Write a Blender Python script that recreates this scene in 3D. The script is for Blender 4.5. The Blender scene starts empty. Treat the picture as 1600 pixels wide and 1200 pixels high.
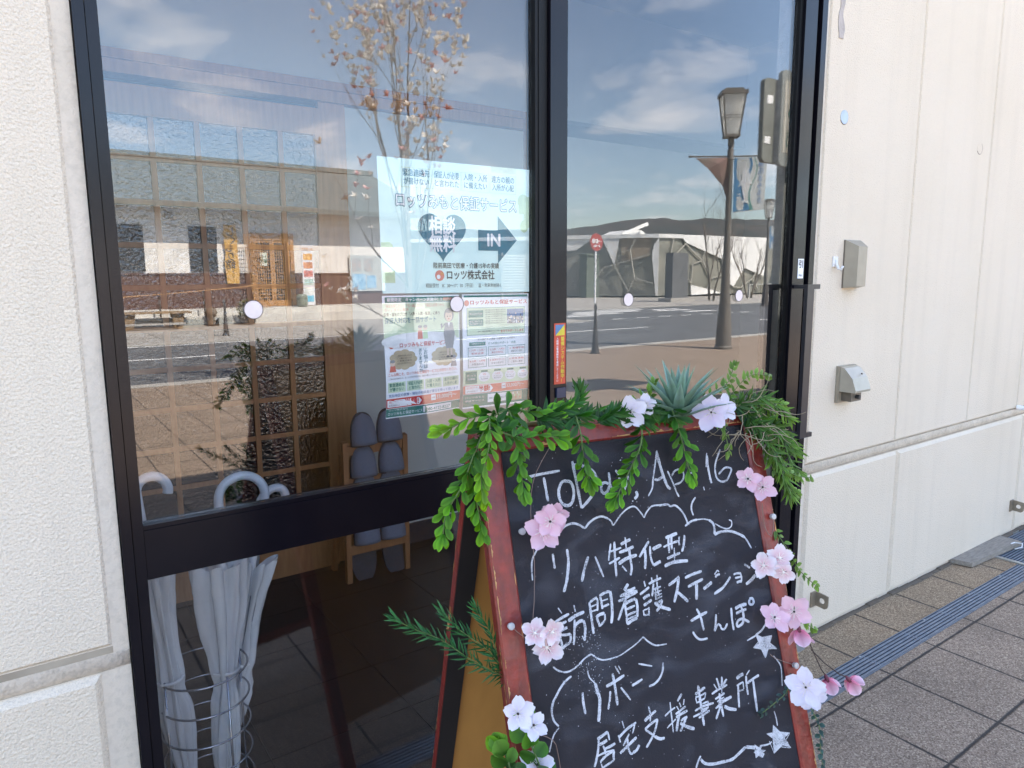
import bpy, math, random
from mathutils import Vector, Matrix, noise
rnd = random.Random(7)
sc = bpy.context.scene
col = sc.collection
R = math.radians
# ------------------------------------------------------------------ camera
def cam_axes(pitch, yaw, roll):
    cp, sp, cy, sy = math.cos(pitch), math.sin(pitch), math.cos(yaw), math.sin(yaw)
    f = Vector((sy*cp, cy*cp, -sp)); r = Vector((cy, -sy, 0)); u = r.cross(f)
    c, s = math.cos(roll), math.sin(roll)
    return c*r + s*u, -s*r + c*u, f
CR, CU, CF = cam_axes(0.150563, 0.612562, -0.0068005)
cd = bpy.data.cameras.new('camera'); cam = bpy.data.objects.new('camera', cd); col.objects.link(cam)
cd.sensor_width = 36; cd.lens = 1107.47/1600*36; cd.clip_start = .02; cd.clip_end = 12000
cam.matrix_world = Matrix(((CR.x, CU.x, -CF.x, 0), (CR.y, CU.y, -CF.y, -1.45), (CR.z, CU.z, -CF.z, 1.385), (0, 0, 0, 1)))
sc.camera = cam
# ------------------------------------------------------------------ sky and sun
SUN_EL, SUN_AZ = R(50), R(22)      # azimuth from +Y (behind the shop) towards +X
w = bpy.data.worlds.new('World'); sc.world = w; w.use_nodes = True
nt = w.node_tree; nt.nodes.clear()
def N(t, kind, **k):
    n = t.nodes.new(kind)
    for a, b in k.items(): setattr(n, a, b)
    return n
out = N(nt, 'ShaderNodeOutputWorld'); bg = N(nt, 'ShaderNodeBackground'); bg.inputs[1].default_value = .13
sky = N(nt, 'ShaderNodeTexSky', sky_type='NISHITA', sun_disc=False, sun_elevation=SUN_EL, sun_rotation=SUN_AZ, air_density=1.0, dust_density=1.0, ozone_density=3.4)
tc = N(nt, 'ShaderNodeTexCoord')
# soft procedural clouds: stretched noise on the sky direction, projected on a high layer
sep = N(nt, 'ShaderNodeSeparateXYZ'); nt.links.new(tc.outputs['Generated'], sep.inputs[0])
def M(t, op, a, b=None, clamp=False):
    m = N(t, 'ShaderNodeMath', operation=op, use_clamp=clamp)
    for i, v in enumerate((a, b)):
        if v is None: continue
        if isinstance(v, (int, float)): m.inputs[i].default_value = v
        else: t.links.new(v, m.inputs[i])
    return m.outputs[0]
zz = M(nt, 'ADD', M(nt, 'MAXIMUM', sep.outputs[2], 0.0), .16)
cx = M(nt, 'DIVIDE', sep.outputs[0], zz); cyy = M(nt, 'DIVIDE', sep.outputs[1], zz)
cmb = N(nt, 'ShaderNodeCombineXYZ'); nt.links.new(cx, cmb.inputs[0]); nt.links.new(cyy, cmb.inputs[1])
n1 = N(nt, 'ShaderNodeTexNoise'); n1.inputs['Scale'].default_value = 2.0; n1.inputs['Detail'].default_value = 9; n1.inputs['Roughness'].default_value = .58; n1.inputs['Distortion'].default_value = .35
nt.links.new(cmb.outputs[0], n1.inputs['Vector'])
mr = N(nt, 'ShaderNodeMapRange'); mr.inputs[1].default_value = .52; mr.inputs[2].default_value = .76; mr.inputs[3].default_value = 0; mr.inputs[4].default_value = .75; nt.links.new(n1.outputs[0], mr.inputs[0])
mix = N(nt, 'ShaderNodeMixRGB'); nt.links.new(mr.outputs[0], mix.inputs[0]); nt.links.new(sky.outputs[0], mix.inputs[1]); mix.inputs[2].default_value = (7.0, 7.2, 7.8, 1)
nt.links.new(mix.outputs[0], bg.inputs[0]); nt.links.new(bg.outputs[0], out.inputs[0])
sd = bpy.data.lights.new('sun', 'SUN'); sd.energy = 4.9; sd.angle = R(.53); sd.color = (1, .98, .95)
sun = bpy.data.objects.new('sun', sd); col.objects.link(sun)
S = Vector((math.sin(SUN_AZ)*math.cos(SUN_EL), math.cos(SUN_AZ)*math.cos(SUN_EL), math.sin(SUN_EL)))
sun.rotation_euler = S.to_track_quat('Z', 'Y').to_euler()
sc.view_settings.view_transform = 'Standard'; sc.view_settings.look = 'None'; sc.view_settings.gamma = 1
sc.view_settings.exposure = 2.62
sc.view_settings.use_white_balance = True; sc.view_settings.white_balance_temperature = 7150; sc.view_settings.white_balance_tint = 12
sc.render.engine = 'CYCLES'
cy = sc.cycles; cy.max_bounces = 10; cy.transparent_max_bounces = 16; cy.glossy_bounces = 5; cy.diffuse_bounces = 5; cy.use_denoising = True; cy.caustics_reflective = False; cy.caustics_refractive = False

# ------------------------------------------------------------------ materials
MATS = {}
def mat(name, c, rough=.6, var=.12, ns=30, bump=0, bs=200, metal=0, spec=.5, c2=None, coord='pos', streak=None, attr=False, sub=0, trans=0, coat=0, detail=4, fine=0, fs=400, rain=0):
    """Principled with procedural colour variation and optional bump."""
    if name in MATS: return MATS[name]
    m = bpy.data.materials.new(name); m.use_nodes = True; t = m.node_tree; p = t.nodes['Principled BSDF']
    p.inputs['Roughness'].default_value = rough; p.inputs['Metallic'].default_value = metal; p.inputs['Specular IOR Level'].default_value = spec
    if coat: p.inputs['Coat Weight'].default_value = coat
    g = N(t, 'ShaderNodeNewGeometry')
    vec = g.outputs['Position']
    if streak:
        mp = N(t, 'ShaderNodeMapping'); mp.inputs['Scale'].default_value = streak; t.links.new(vec, mp.inputs[0]); vec = mp.outputs[0]
    n = N(t, 'ShaderNodeTexNoise'); n.inputs['Scale'].default_value = ns; n.inputs['Detail'].default_value = detail; t.links.new(vec, n.inputs['Vector'])
    mx = N(t, 'ShaderNodeMixRGB'); 
    r = N(t, 'ShaderNodeMapRange'); r.inputs[1].default_value = .3; r.inputs[2].default_value = .7; t.links.new(n.outputs[0], r.inputs[0]); t.links.new(r.outputs[0], mx.inputs[0])
    if c2 is None: c2 = tuple(max(0, x*(1-2*var)) for x in c)
    mx.inputs[1].default_value = (*c, 1); mx.inputs[2].default_value = (*c2, 1)
    o = mx.outputs[0]
    if rain:
        rp_ = N(t, 'ShaderNodeMapping'); rp_.inputs['Scale'].default_value = (9, 9, .55); t.links.new(g.outputs['Position'], rp_.inputs[0]); rn = N(t, 'ShaderNodeTexNoise'); rn.inputs['Scale'].default_value = 1.3; rn.inputs['Detail'].default_value = 7; t.links.new(rp_.outputs[0], rn.inputs['Vector'])
        rr3 = N(t, 'ShaderNodeMapRange'); rr3.inputs[1].default_value = .50; rr3.inputs[2].default_value = .72; rr3.inputs[3].default_value = 1.0; rr3.inputs[4].default_value = 1-rain; t.links.new(rn.outputs[0], rr3.inputs[0])
        rm = N(t, 'ShaderNodeMixRGB', blend_type='MULTIPLY'); rm.inputs[0].default_value = 1; t.links.new(o, rm.inputs[1]); t.links.new(rr3.outputs[0], rm.inputs[2]); o = rm.outputs[0]
    if fine:
        fn = N(t, 'ShaderNodeTexNoise'); fn.inputs['Scale'].default_value = fs; fn.inputs['Detail'].default_value = 3; t.links.new(g.outputs['Position'], fn.inputs['Vector'])
        fr2 = N(t, 'ShaderNodeMapRange'); fr2.inputs[1].default_value = .32; fr2.inputs[2].default_value = .55; fr2.inputs[3].default_value = 1-fine; fr2.inputs[4].default_value = 1.0; t.links.new(fn.outputs[0], fr2.inputs[0])
        fm = N(t, 'ShaderNodeMixRGB', blend_type='MULTIPLY'); fm.inputs[0].default_value = 1; t.links.new(o, fm.inputs[1]); t.links.new(fr2.outputs[0], fm.inputs[2]); o = fm.outputs[0]
    if attr:
        a = N(t, 'ShaderNodeAttribute', attribute_name='tint'); m2 = N(t, 'ShaderNodeMixRGB', blend_type='MULTIPLY'); m2.inputs[0].default_value = 1
        t.links.new(o, m2.inputs[1]); t.links.new(a.outputs['Color'], m2.inputs[2]); o = m2.outputs[0]
    t.links.new(o, p.inputs['Base Color'])
    if bump:
        b = N(t, 'ShaderNodeTexNoise'); b.inputs['Scale'].default_value = bs; b.inputs['Detail'].default_value = 3; t.links.new(g.outputs['Position'], b.inputs['Vector'])
        bn = N(t, 'ShaderNodeBump'); bn.inputs['Strength'].default_value = bump; bn.inputs['Distance'].default_value = .004; t.links.new(b.outputs[0], bn.inputs['Height']); t.links.new(bn.outputs[0], p.inputs['Normal'])
    if trans:
        tl = N(t, 'ShaderNodeBsdfTranslucent'); t.links.new(o, tl.inputs[0]); ms = N(t, 'ShaderNodeMixShader'); ms.inputs[0].default_value = trans
        t.links.new(p.outputs[0], ms.inputs[1]); t.links.new(tl.outputs[0], ms.inputs[2]); t.links.new(ms.outputs[0], t.nodes['Material Output'].inputs[0])
    MATS[name] = m; return m
def glass_mat(name, gain=1.0, tint=(1, 1, 1), bump=0, bs=3, rough=0.0):
    m = bpy.data.materials.new(name); m.use_nodes = True; t = m.node_tree; t.nodes.remove(t.nodes['Principled BSDF'])
    lw = N(t, 'ShaderNodeLayerWeight'); lw.inputs[0].default_value = .5
    f5 = M(t, 'POWER', lw.outputs['Facing'], 5.0); f = M(t, 'MULTIPLY', M(t, 'ADD', M(t, 'MULTIPLY', f5, .957), .043), gain, True)
    tr = N(t, 'ShaderNodeBsdfTransparent'); tr.inputs[0].default_value = (*tint, 1); gl = N(t, 'ShaderNodeBsdfGlossy'); gl.inputs['Roughness'].default_value = rough
    if bump:
        g = N(t, 'ShaderNodeNewGeometry'); b = N(t, 'ShaderNodeTexNoise'); b.inputs['Scale'].default_value = bs; b.inputs['Detail'].default_value = 1 if bs < 20 else 2
        t.links.new(g.outputs['Position'], b.inputs['Vector']); bn = N(t, 'ShaderNodeBump'); bn.inputs['Strength'].default_value = bump; bn.inputs['Distance'].default_value = .01
        t.links.new(b.outputs[0], bn.inputs['Height']); t.links.new(bn.outputs[0], gl.inputs['Normal'])
    ms = N(t, 'ShaderNodeMixShader'); t.links.new(f, ms.inputs[0]); t.links.new(tr.outputs[0], ms.inputs[1]); t.links.new(gl.outputs[0], ms.inputs[2])
    t.links.new(ms.outputs[0], t.nodes['Material Output'].inputs[0]); MATS[name] = m; return m
def emis_mat(name, c, s):
    m = bpy.data.materials.new(name); m.use_nodes = True; p = m.node_tree.nodes['Principled BSDF']
    p.inputs['Base Color'].default_value = (*c, 1); p.inputs['Emission Color'].default_value = (*c, 1); p.inputs['Emission Strength'].default_value = s; MATS[name] = m; return m

# ------------------------------------------------------------------ mesh builder
class MB:
    def __init__(s): s.v = []; s.f = []; s.c = None
    def add(s, vs, fs, tint=None):
        o = len(s.v); s.v += [tuple(x) for x in vs]; s.f += [tuple(i+o for i in f) for f in fs]
        if tint is not None or s.c is not None:
            if s.c is None: s.c = [(1, 1, 1)]*o
            s.c += (list(tint) if tint and isinstance(tint[0], (tuple, list)) else [tint or (1, 1, 1)]*len(vs))
        return s
    def box(s, x0, x1, y0, y1, z0, z1, M4=None):
        v = [Vector(p) for p in ((x0,y0,z0),(x1,y0,z0),(x1,y1,z0),(x0,y1,z0),(x0,y0,z1),(x1,y0,z1),(x1,y1,z1),(x0,y1,z1))]
        if M4: v = [M4 @ p for p in v]
        return s.add(v, [(0,3,2,1),(4,5,6,7),(0,1,5,4),(1,2,6,5),(2,3,7,6),(3,0,4,7)])
    def bar(s, a, b, w, h=None, up=(0, 0, 1)):
        """square bar from a to b"""
        a, b = Vector(a), Vector(b); d = (b-a).normalized(); up = Vector(up)
        if abs(d.dot(up)) > .98: up = Vector((0, 1, 0))
        x = d.cross(up).normalized()*(w/2); y = x.cross(d).normalized()*((h or w)/2)
        v = [a-x-y, a+x-y, a+x+y, a-x+y, b-x-y, b+x-y, b+x+y, b-x+y]
        return s.add(v, [(0,3,2,1),(4,5,6,7),(0,1,5,4),(1,2,6,5),(2,3,7,6),(3,0,4,7)])
    def tube(s, pts, r, n=8, cap=True, closed=False, tint=None):
        pts = [Vector(p) for p in pts]; m = len(pts); vs = []; fs = []
        rr = r if isinstance(r, (list, tuple)) else [r]*m
        prev = None
        for i, p in enumerate(pts):
            if closed: d = pts[(i+1) % m]-pts[i-1]
            else: d = pts[min(i+1, m-1)]-pts[max(i-1, 0)]
            d = d.normalized() if d.length > 1e-9 else Vector((0, 0, 1))
            if prev is None:
                a = d.cross(Vector((0, 0, 1)));  a = a if a.length > .1 else d.cross(Vector((1, 0, 0)))
            else: a = prev - d*prev.dot(d)
            a = a.normalized() if a.length > 1e-9 else Vector((1, 0, 0)); prev = a; b = d.cross(a)
            for k in range(n):
                t = 2*math.pi*k/n; vs.append(p + (a*math.cos(t)+b*math.sin(t))*rr[i])
        for i in range(m if closed else m-1):
            j = (i+1) % m
            for k in range(n):
                l = (k+1) % n; fs.append((i*n+k, i*n+l, j*n+l, j*n+k))
        if cap and not closed: fs += [tuple(range(n-1, -1, -1)), tuple((m-1)*n+k for k in range(n))]
        return s.add(vs, fs, tint)
    def lathe(s, prof, c, n=20, ax=None, tint=None):
        """prof: list of (r, z)"""
        vs = []; fs = []; c = Vector(c)
        for r, z in prof:
            for k in range(n):
                t = 2*math.pi*k/n; p = Vector((r*math.cos(t), r*math.sin(t), z)); vs.append(c + ((ax @ p) if ax else p))
        for i in range(len(prof)-1):
            for k in range(n):
                l = (k+1) % n; fs.append((i*n+k, i*n+l, (i+1)*n+l, (i+1)*n+k))
        fs += [tuple(range(n-1, -1, -1)), tuple((len(prof)-1)*n+k for k in range(n))]
        return s.add(vs, fs, tint)
    def prism(s, poly, d, tint=None):
        """closed polygon of 3-D points extruded by vector d"""
        p = [Vector(q) for q in poly]; d = Vector(d); n = len(p)
        vs = p+[q+d for q in p]
        nrm = Vector((0, 0, 0))
        for i in range(n): nrm += p[i].cross(p[(i+1) % n])
        if nrm.dot(d) > 0: fs = [tuple(range(n-1, -1, -1)), tuple(range(n, 2*n))]+[(i, (i+1) % n, (i+1) % n+n, i+n) for i in range(n)]
        else: fs = [tuple(range(n)), tuple(range(2*n-1, n-1, -1))]+[((i+1) % n, i, i+n, (i+1) % n+n) for i in range(n)]
        return s.add(vs, fs, tint)
    def build(s, name, m, parent=None, smooth=False, origin=None):
        me = bpy.data.meshes.new(name)
        o = Vector(origin) if origin is not None else (Vector(parent['_o']) if parent is not None and '_o' in parent else Vector((0, 0, 0)))
        me.from_pydata([Vector(v)-o for v in s.v], [], s.f); me.update()
        if smooth:
            me.polygons.foreach_set('use_smooth', [True]*len(me.polygons))
            if smooth == 'auto': me.set_sharp_from_angle(angle=R(35))
        if s.c is not None:
            at = me.color_attributes.new('tint', 'FLOAT_COLOR', 'POINT')
            fl = []
            for c_ in s.c: fl += [*c_, 1]
            at.data.foreach_set('color', fl)
        for q in (m if isinstance(m, (list, tuple)) else [m]): me.materials.append(q)
        ob = bpy.data.objects.new(name, me); col.objects.link(ob)
        if parent is not None: ob.parent = parent; ob['_o'] = list(o)
        else: ob.location = o
        return ob
def tag(o, label, cat, group=None):
    o['label'] = label; o['category'] = cat
    if group: o['group'] = group
    return o
def thing(name, label, cat, loc, group=None):
    o = bpy.data.objects.new(name, None); col.objects.link(o); o.location = loc; o.empty_display_size = .05; o['_o'] = list(loc)
    return tag(o, label, cat, group)
def struct(o): o['kind'] = 'structure'; return o
def solo(mb, name, m, label, cat, loc, group=None, smooth=False):
    return tag(mb.build(name, m, None, smooth, origin=loc), label, cat, group)
# ---- lettering: glyph outlines from the built-in font, laid on any plane as printed faces
_tc = {}
def glyphs(body, off=0.0, align='CENTER', sp=1.0, res=3):
    k = (body, off, align, sp)
    if k not in _tc:
        cu = bpy.data.curves.new('t', 'FONT'); cu.body = body; cu.offset = off; cu.align_x = align; cu.align_y = 'CENTER'; cu.space_character = sp; cu.resolution_u = res
        o = bpy.data.objects.new('t', cu); col.objects.link(o); dg = bpy.context.evaluated_depsgraph_get(); me = bpy.data.meshes.new_from_object(o.evaluated_get(dg))
        _tc[k] = ([v.co.copy() for v in me.vertices], [tuple(p.vertices) for p in me.polygons]); bpy.data.objects.remove(o); bpy.data.curves.remove(cu); bpy.data.meshes.remove(me)
    return _tc[k]
def bold(off):
    """offsets of the stacked copies that thicken a glyph"""
    if off <= 0: return [(0, 0)]
    if off < .05: return [(-off, 0), (off, 0), (0, -off), (0, off)]
    return [(off*math.cos(k*math.pi/5), off*math.sin(k*math.pi/5)) for k in range(10)]
def text(mb, body, o, ex, ey, size, off=0.0, align='CENTER', sp=1.0, sx=1.0, lift=0):
    """o origin, ex/ey unit axes of the sheet"""
    vs, fs = glyphs(body, 0, align, sp); o, ex, ey = Vector(o), Vector(ex), Vector(ey); nn = ex.cross(ey)
    for i, (a, b) in enumerate(bold(off)): mb.add([o + ex*((v.x+a)*size*sx) + ey*((v.y+b)*size) + nn*(lift+i*8e-6) for v in vs], fs)
def vtext(mb, body, o, ex, ey, size, step=1.1, off=0.0):
    for i, ch in enumerate(body): text(mb, ch, Vector(o) - Vector(ey)*(i*size*step), ex, ey, size, off)

# materials used in many places
stucco = mat('cream_stucco', (.76, .66, .535), .9, ns=1.6, c2=(.725, .625, .495), rain=.055, bump=1.0, bs=190, detail=6, spec=.2, fine=.16, fs=330)
sealant = mat('weathered_sealant', (.70, .615, .51), .9, ns=5, c2=(.64, .56, .455), bump=.4, bs=220, fine=.1, fs=90)
blackmetal = mat('dark_bronze_aluminium', (.0045, .004, .007), .20, ns=12, c2=(.007, .006, .009), spec=.3)
blacktrim = mat('black_gasket', (.003, .003, .0035), .5, ns=20, spec=.25)
wood_in = mat('interior_oak', (.44, .215, .09), .5, ns=9, c2=(.32, .145, .058), streak=(6, 6, .6))
glass = glass_mat('door_glass', 1.9, (.97, .97, .97), bump=.012, bs=3.5)
# traced chalk strokes in board coordinates: [width/0.1mm, across mm, down mm, ...]
CHALK=[[45,74,74,91,71,134,69],[46,105,76,106,95,107,113],[50,143,86,135,87,128,98,127,110,131,120,140,124,148,120,153,108,153,96,149,88,140,86],[48,158,57,159,70,161,98,163,131],
[48,158,63,172,65,190,74,197,86,195,99,187,112,176,122,163,131],[50,218,100,211,97,205,100,203,109,208,114,215,110,219,102],[41,221,82,221,94,221,104,228,113],
[42,234,80,239,87,239,96],[45,256,91,251,103,242,119,234,129],[52,267,118,268,125,262,130],[21,265,135,266,135],[33,258,132,258,134],[39,246,64,246,66],
[31,285,146,286,147],[35,111,170,120,161,131,154,144,152,155,156,164,162,172,156,185,150,197,149,208,154],[26,208,154,213,159,216,165,231,152,247,143,260,142,269,152,275,162],
[29,319,57,312,78,303,103,299,117,289,129],[54,318,58,320,76,324,99,329,117,335,123],[47,306,103,312,105,324,101],[32,334,93,340,110,345,128,349,138],[32,341,102,348,95,358,93,365,98,364,108,356,115,344,117],
[46,373,99,376,113,377,125],[26,377,125,377,105,385,101],[33,402,128,403,134],[27,420,72,414,96],[41,420,76,418,96,419,116,420,124],[35,450,69,437,88,432,102,433,117,442,124,453,123,461,115,467,106,462,102,452,102,438,111],
[33,382,143,373,152,370,162,372,172],[28,275,162,281,154,293,146,307,146,323,147],[34,307,147,323,147,329,151,339,151,350,162,356,175,358,184],[35,352,187,366,181,379,180],
[23,379,180,391,181,402,184],[47,402,184,409,190,411,198,409,209],[47,409,210,421,207,438,208,451,212,463,218,472,224],[31,472,224,477,233,482,244],[23,414,192,426,200,438,204,447,201,449,193,444,190],
[46,277,200,266,211,255,222],[49,267,211,266,226,262,242],[37,278,208,276,225,279,239],[52,279,239,287,237,294,235],[58,282,214,289,212,300,210],[56,310,200,322,198,334,196],
[37,303,214,316,211,331,209,334,209],[41,316,200,314,211,313,225],[41,322,199,320,210,319,220],[35,337,202,335,210,335,216],[42,348,201,344,215,338,227],
[47,307,233,321,230,334,228],[25,324,218,321,239],[56,300,244,314,241,328,241,347,243],[53,302,275,315,270,325,265],[53,324,265,318,283,308,303],[53,317,288,327,298,335,307],
[48,336,269,351,266,371,264],[48,339,284,356,280,371,277],[58,357,280,355,293,352,307],[55,369,293,379,289,388,285],[40,396,274,403,268],[40,397,279,400,276,407,275],
[43,389,305,404,300,416,293,428,283],[49,390,304,408,298],[37,435,281,441,280,451,281],[34,449,280,451,287,449,295],[37,437,287,443,287,450,287],[44,439,295,445,294,450,295],
[38,461,268,467,272,472,276],[58,458,301,471,296,481,289],[33,403,268,406,271],[27,78,182,71,190,67,198,65,209,64,225],[41,103,192,103,203,103,214],[47,128,189,128,206,124,224,119,239,113,251],
[48,163,206,154,222,146,241],[34,175,208,179,221,185,241],[32,206,193,202,205,198,218],[32,200,205,211,204,224,202],[35,198,223,208,220,219,217],[44,213,191,210,217,208,244],
[50,224,197,234,194,243,192],[33,234,187,233,205],[50,219,209,233,207,247,204],[59,215,226,232,220,251,218],[42,238,205,238,224,238,236,234,247],[32,221,230,228,240],
[30,100,272,105,281],[43,91,292,102,288,117,284],[45,95,298,102,296,111,294],[48,97,306,104,304,111,303],[40,96,310,98,322,99,332],[40,97,311,107,313,115,313],
[35,115,313,114,321,111,326],[46,98,331,106,327,111,326],[36,127,273,128,283],[54,114,294,127,289,143,286],[36,125,294,122,311,118,330],[49,123,304,131,299,139,298],
[44,140,298,141,309,139,320,137,328],[28,137,328,134,320],[42,154,274,154,290,154,309,154,321],[39,155,274,162,271,168,269],[37,168,270,168,278,166,289],
[36,156,281,167,279],[39,156,288,167,287],[43,173,268,182,265,192,264],[49,193,264,193,281,191,299,187,312],[37,174,269,175,279,175,288],[31,176,276,187,275],
[40,176,285,188,283],[48,162,298,170,295,178,295],[48,178,296,177,305],[42,163,299,165,306,167,313],[39,167,312,177,305],[53,227,259,222,264,218,268],[44,224,269,231,269,239,267],
[52,209,275,226,273,242,273],[43,205,282,217,280,242,274],[41,223,267,218,282,207,299,200,310],[38,216,288,216,304,215,319],[50,216,288,227,285,237,284],
[50,237,284,238,296,235,312],[44,217,297,234,294],[44,217,306,234,303],[52,215,319,225,315,235,313],[32,216,312,233,309],[42,257,260,258,269],[42,246,279,256,275,265,271],
[48,251,287,257,284,264,283],[45,250,297,259,294,266,291],[36,248,304,248,312],[36,249,304,259,303],[33,259,301,257,314],[39,249,312,258,312],[39,265,266,277,263,290,261],
[36,272,257,272,266],[37,283,255,282,264],[36,274,267,271,277,268,286],[31,281,265,280,277,281,288],[36,273,276,287,274],[30,273,282,287,280],[30,273,287,287,285],
[30,273,292,287,289],[33,276,277,274,292],[42,270,298,278,297,286,295],[46,286,295,280,304,272,310],[52,272,299,284,306,299,313],[26,79,353,86,360,97,365,108,365,121,360,133,353,145,349],
[22,145,349,154,357,164,362,178,363,194,362,210,357,224,352,236,346,241,343],[27,241,344,248,352,259,360,268,362],[21,268,362,282,363],[47,334,338,349,334,369,330],
[41,349,321,354,332,356,346,357,357],[38,335,355,340,364,348,370,362,371],[42,386,337,383,350,378,363],[36,378,363,386,354,391,356,393,362,399,363,406,356],
[43,419,333,417,351,417,369],[57,427,336,438,333,452,333],[44,427,344,438,342,450,341],[47,440,335,442,346,441,355,437,362,428,365,425,362,429,356,439,355,452,363],
[45,460,327,458,333,464,336,468,332,466,326,460,326],[30,441,391,465,386],[38,461,386,475,381,488,371],[35,491,427,495,432],[35,107,373,96,378,86,386,78,395,72,402,68,413,68,422],
[29,68,422,70,429,76,437],[24,76,439,67,446,61,456],[23,61,456,56,468],[41,122,400,121,413,122,431],[55,145,392,147,404,149,416,146,432,142,447],[55,150,414,146,432],
[22,135,371,137,382,145,392],[48,163,401,177,398,197,392],[45,177,385,178,404,178,432],[34,169,409,166,421,161,434],[31,188,408,195,419,202,430],[26,183,375,189,388],
[26,189,376,192,383],[40,208,410,217,408,228,405],[29,225,381,249,390],[36,270,389,267,401,259,411,248,417,238,418],[49,136,471,145,468,155,465],[33,155,465,156,477],
[49,136,479,145,478,152,476],[38,138,472,135,485,129,500,125,507],[33,144,482,146,489,146,495],[41,147,487,156,486,165,484],[30,131,494,147,492,162,493],
[36,137,502,143,499,150,496,161,494],[39,161,494,159,501,159,507],[33,136,501,138,512],[36,138,512,158,507],[31,182,456,184,467],[42,172,478,187,470,206,464],
[36,172,474,174,485],[32,204,464,197,478],[34,191,477,178,491],[48,171,500,188,492,203,485],[34,187,483,186,493,188,504,193,506],[43,193,505,200,503,206,497],
[47,221,466,231,461,244,456],[29,232,447,233,458,231,469],[38,220,478,231,473,245,469],[38,245,469,238,483,230,493,218,504],[32,220,478,230,487,235,492],
[47,235,492,244,498,253,499],[24,272,450,271,472,270,495],[27,259,468,270,463,280,460],[27,260,486,270,481,278,477],[46,296,443,286,452],[30,283,459,286,465],
[34,289,455,291,462],[34,299,452,296,460],[36,279,470,288,467,300,463],[45,279,475,290,472,302,470],[46,287,469,281,482,276,495],[40,287,482,293,480,300,479],
[40,298,478,292,487,283,497],[52,285,485,296,493,310,500],[47,321,450,331,447,342,444],[47,329,438,329,459,329,482,329,500],[34,321,455,322,464],[31,321,454,332,454,342,452],
[32,342,452,338,460],[37,323,463,338,460],[34,332,467,344,466],[32,344,465,342,475],[37,316,474,333,471,354,471],[34,327,476,343,475],[34,311,482,327,480,340,477],
[34,321,486,334,483,344,480],[29,360,443,364,451],[35,367,435,369,444,370,452],[39,378,435,376,445,372,453],[39,387,441,382,445,376,450],[38,353,457,367,453,386,450],
[26,374,454,373,460],[35,358,466,372,463,378,461],[35,361,471,376,467],[54,363,475,377,472,391,470],[38,356,480,368,476],[45,368,459,368,476,369,496],[42,367,478,360,488,354,496],
[55,374,481,383,487,397,492],[56,407,445,415,442,422,441],[36,405,456,419,453],[37,419,453,418,464],[36,408,465,418,465],[40,408,456,405,474,403,490],[37,436,438,428,444],
[40,427,445,425,461,425,475],[43,427,457,440,453,454,450],[47,440,455,439,477,438,505],[24,496,433,502,443,503,452,501,466,499,478],[24,473,513,475,525,475,537],
[33,302,557,308,548,314,542],[48,313,547,320,555,335,560,355,562,373,563,388,558,403,552],[55,403,552,413,555,422,558],[28,432,558,449,560,458,558]]
STARS=[[460,384,474,392,495,393,487,405,501,417,482,414,473,427,467,411,451,405,464,400],[466,533,478,547,499,554,485,559,496,578,479,569,459,577,459,565,462,555,449,543,462,546],
[421,553,429,559,436,558,433,564,442,567,434,569,439,572,434,577,428,571,420,574,422,568,417,564,424,563]]
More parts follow.
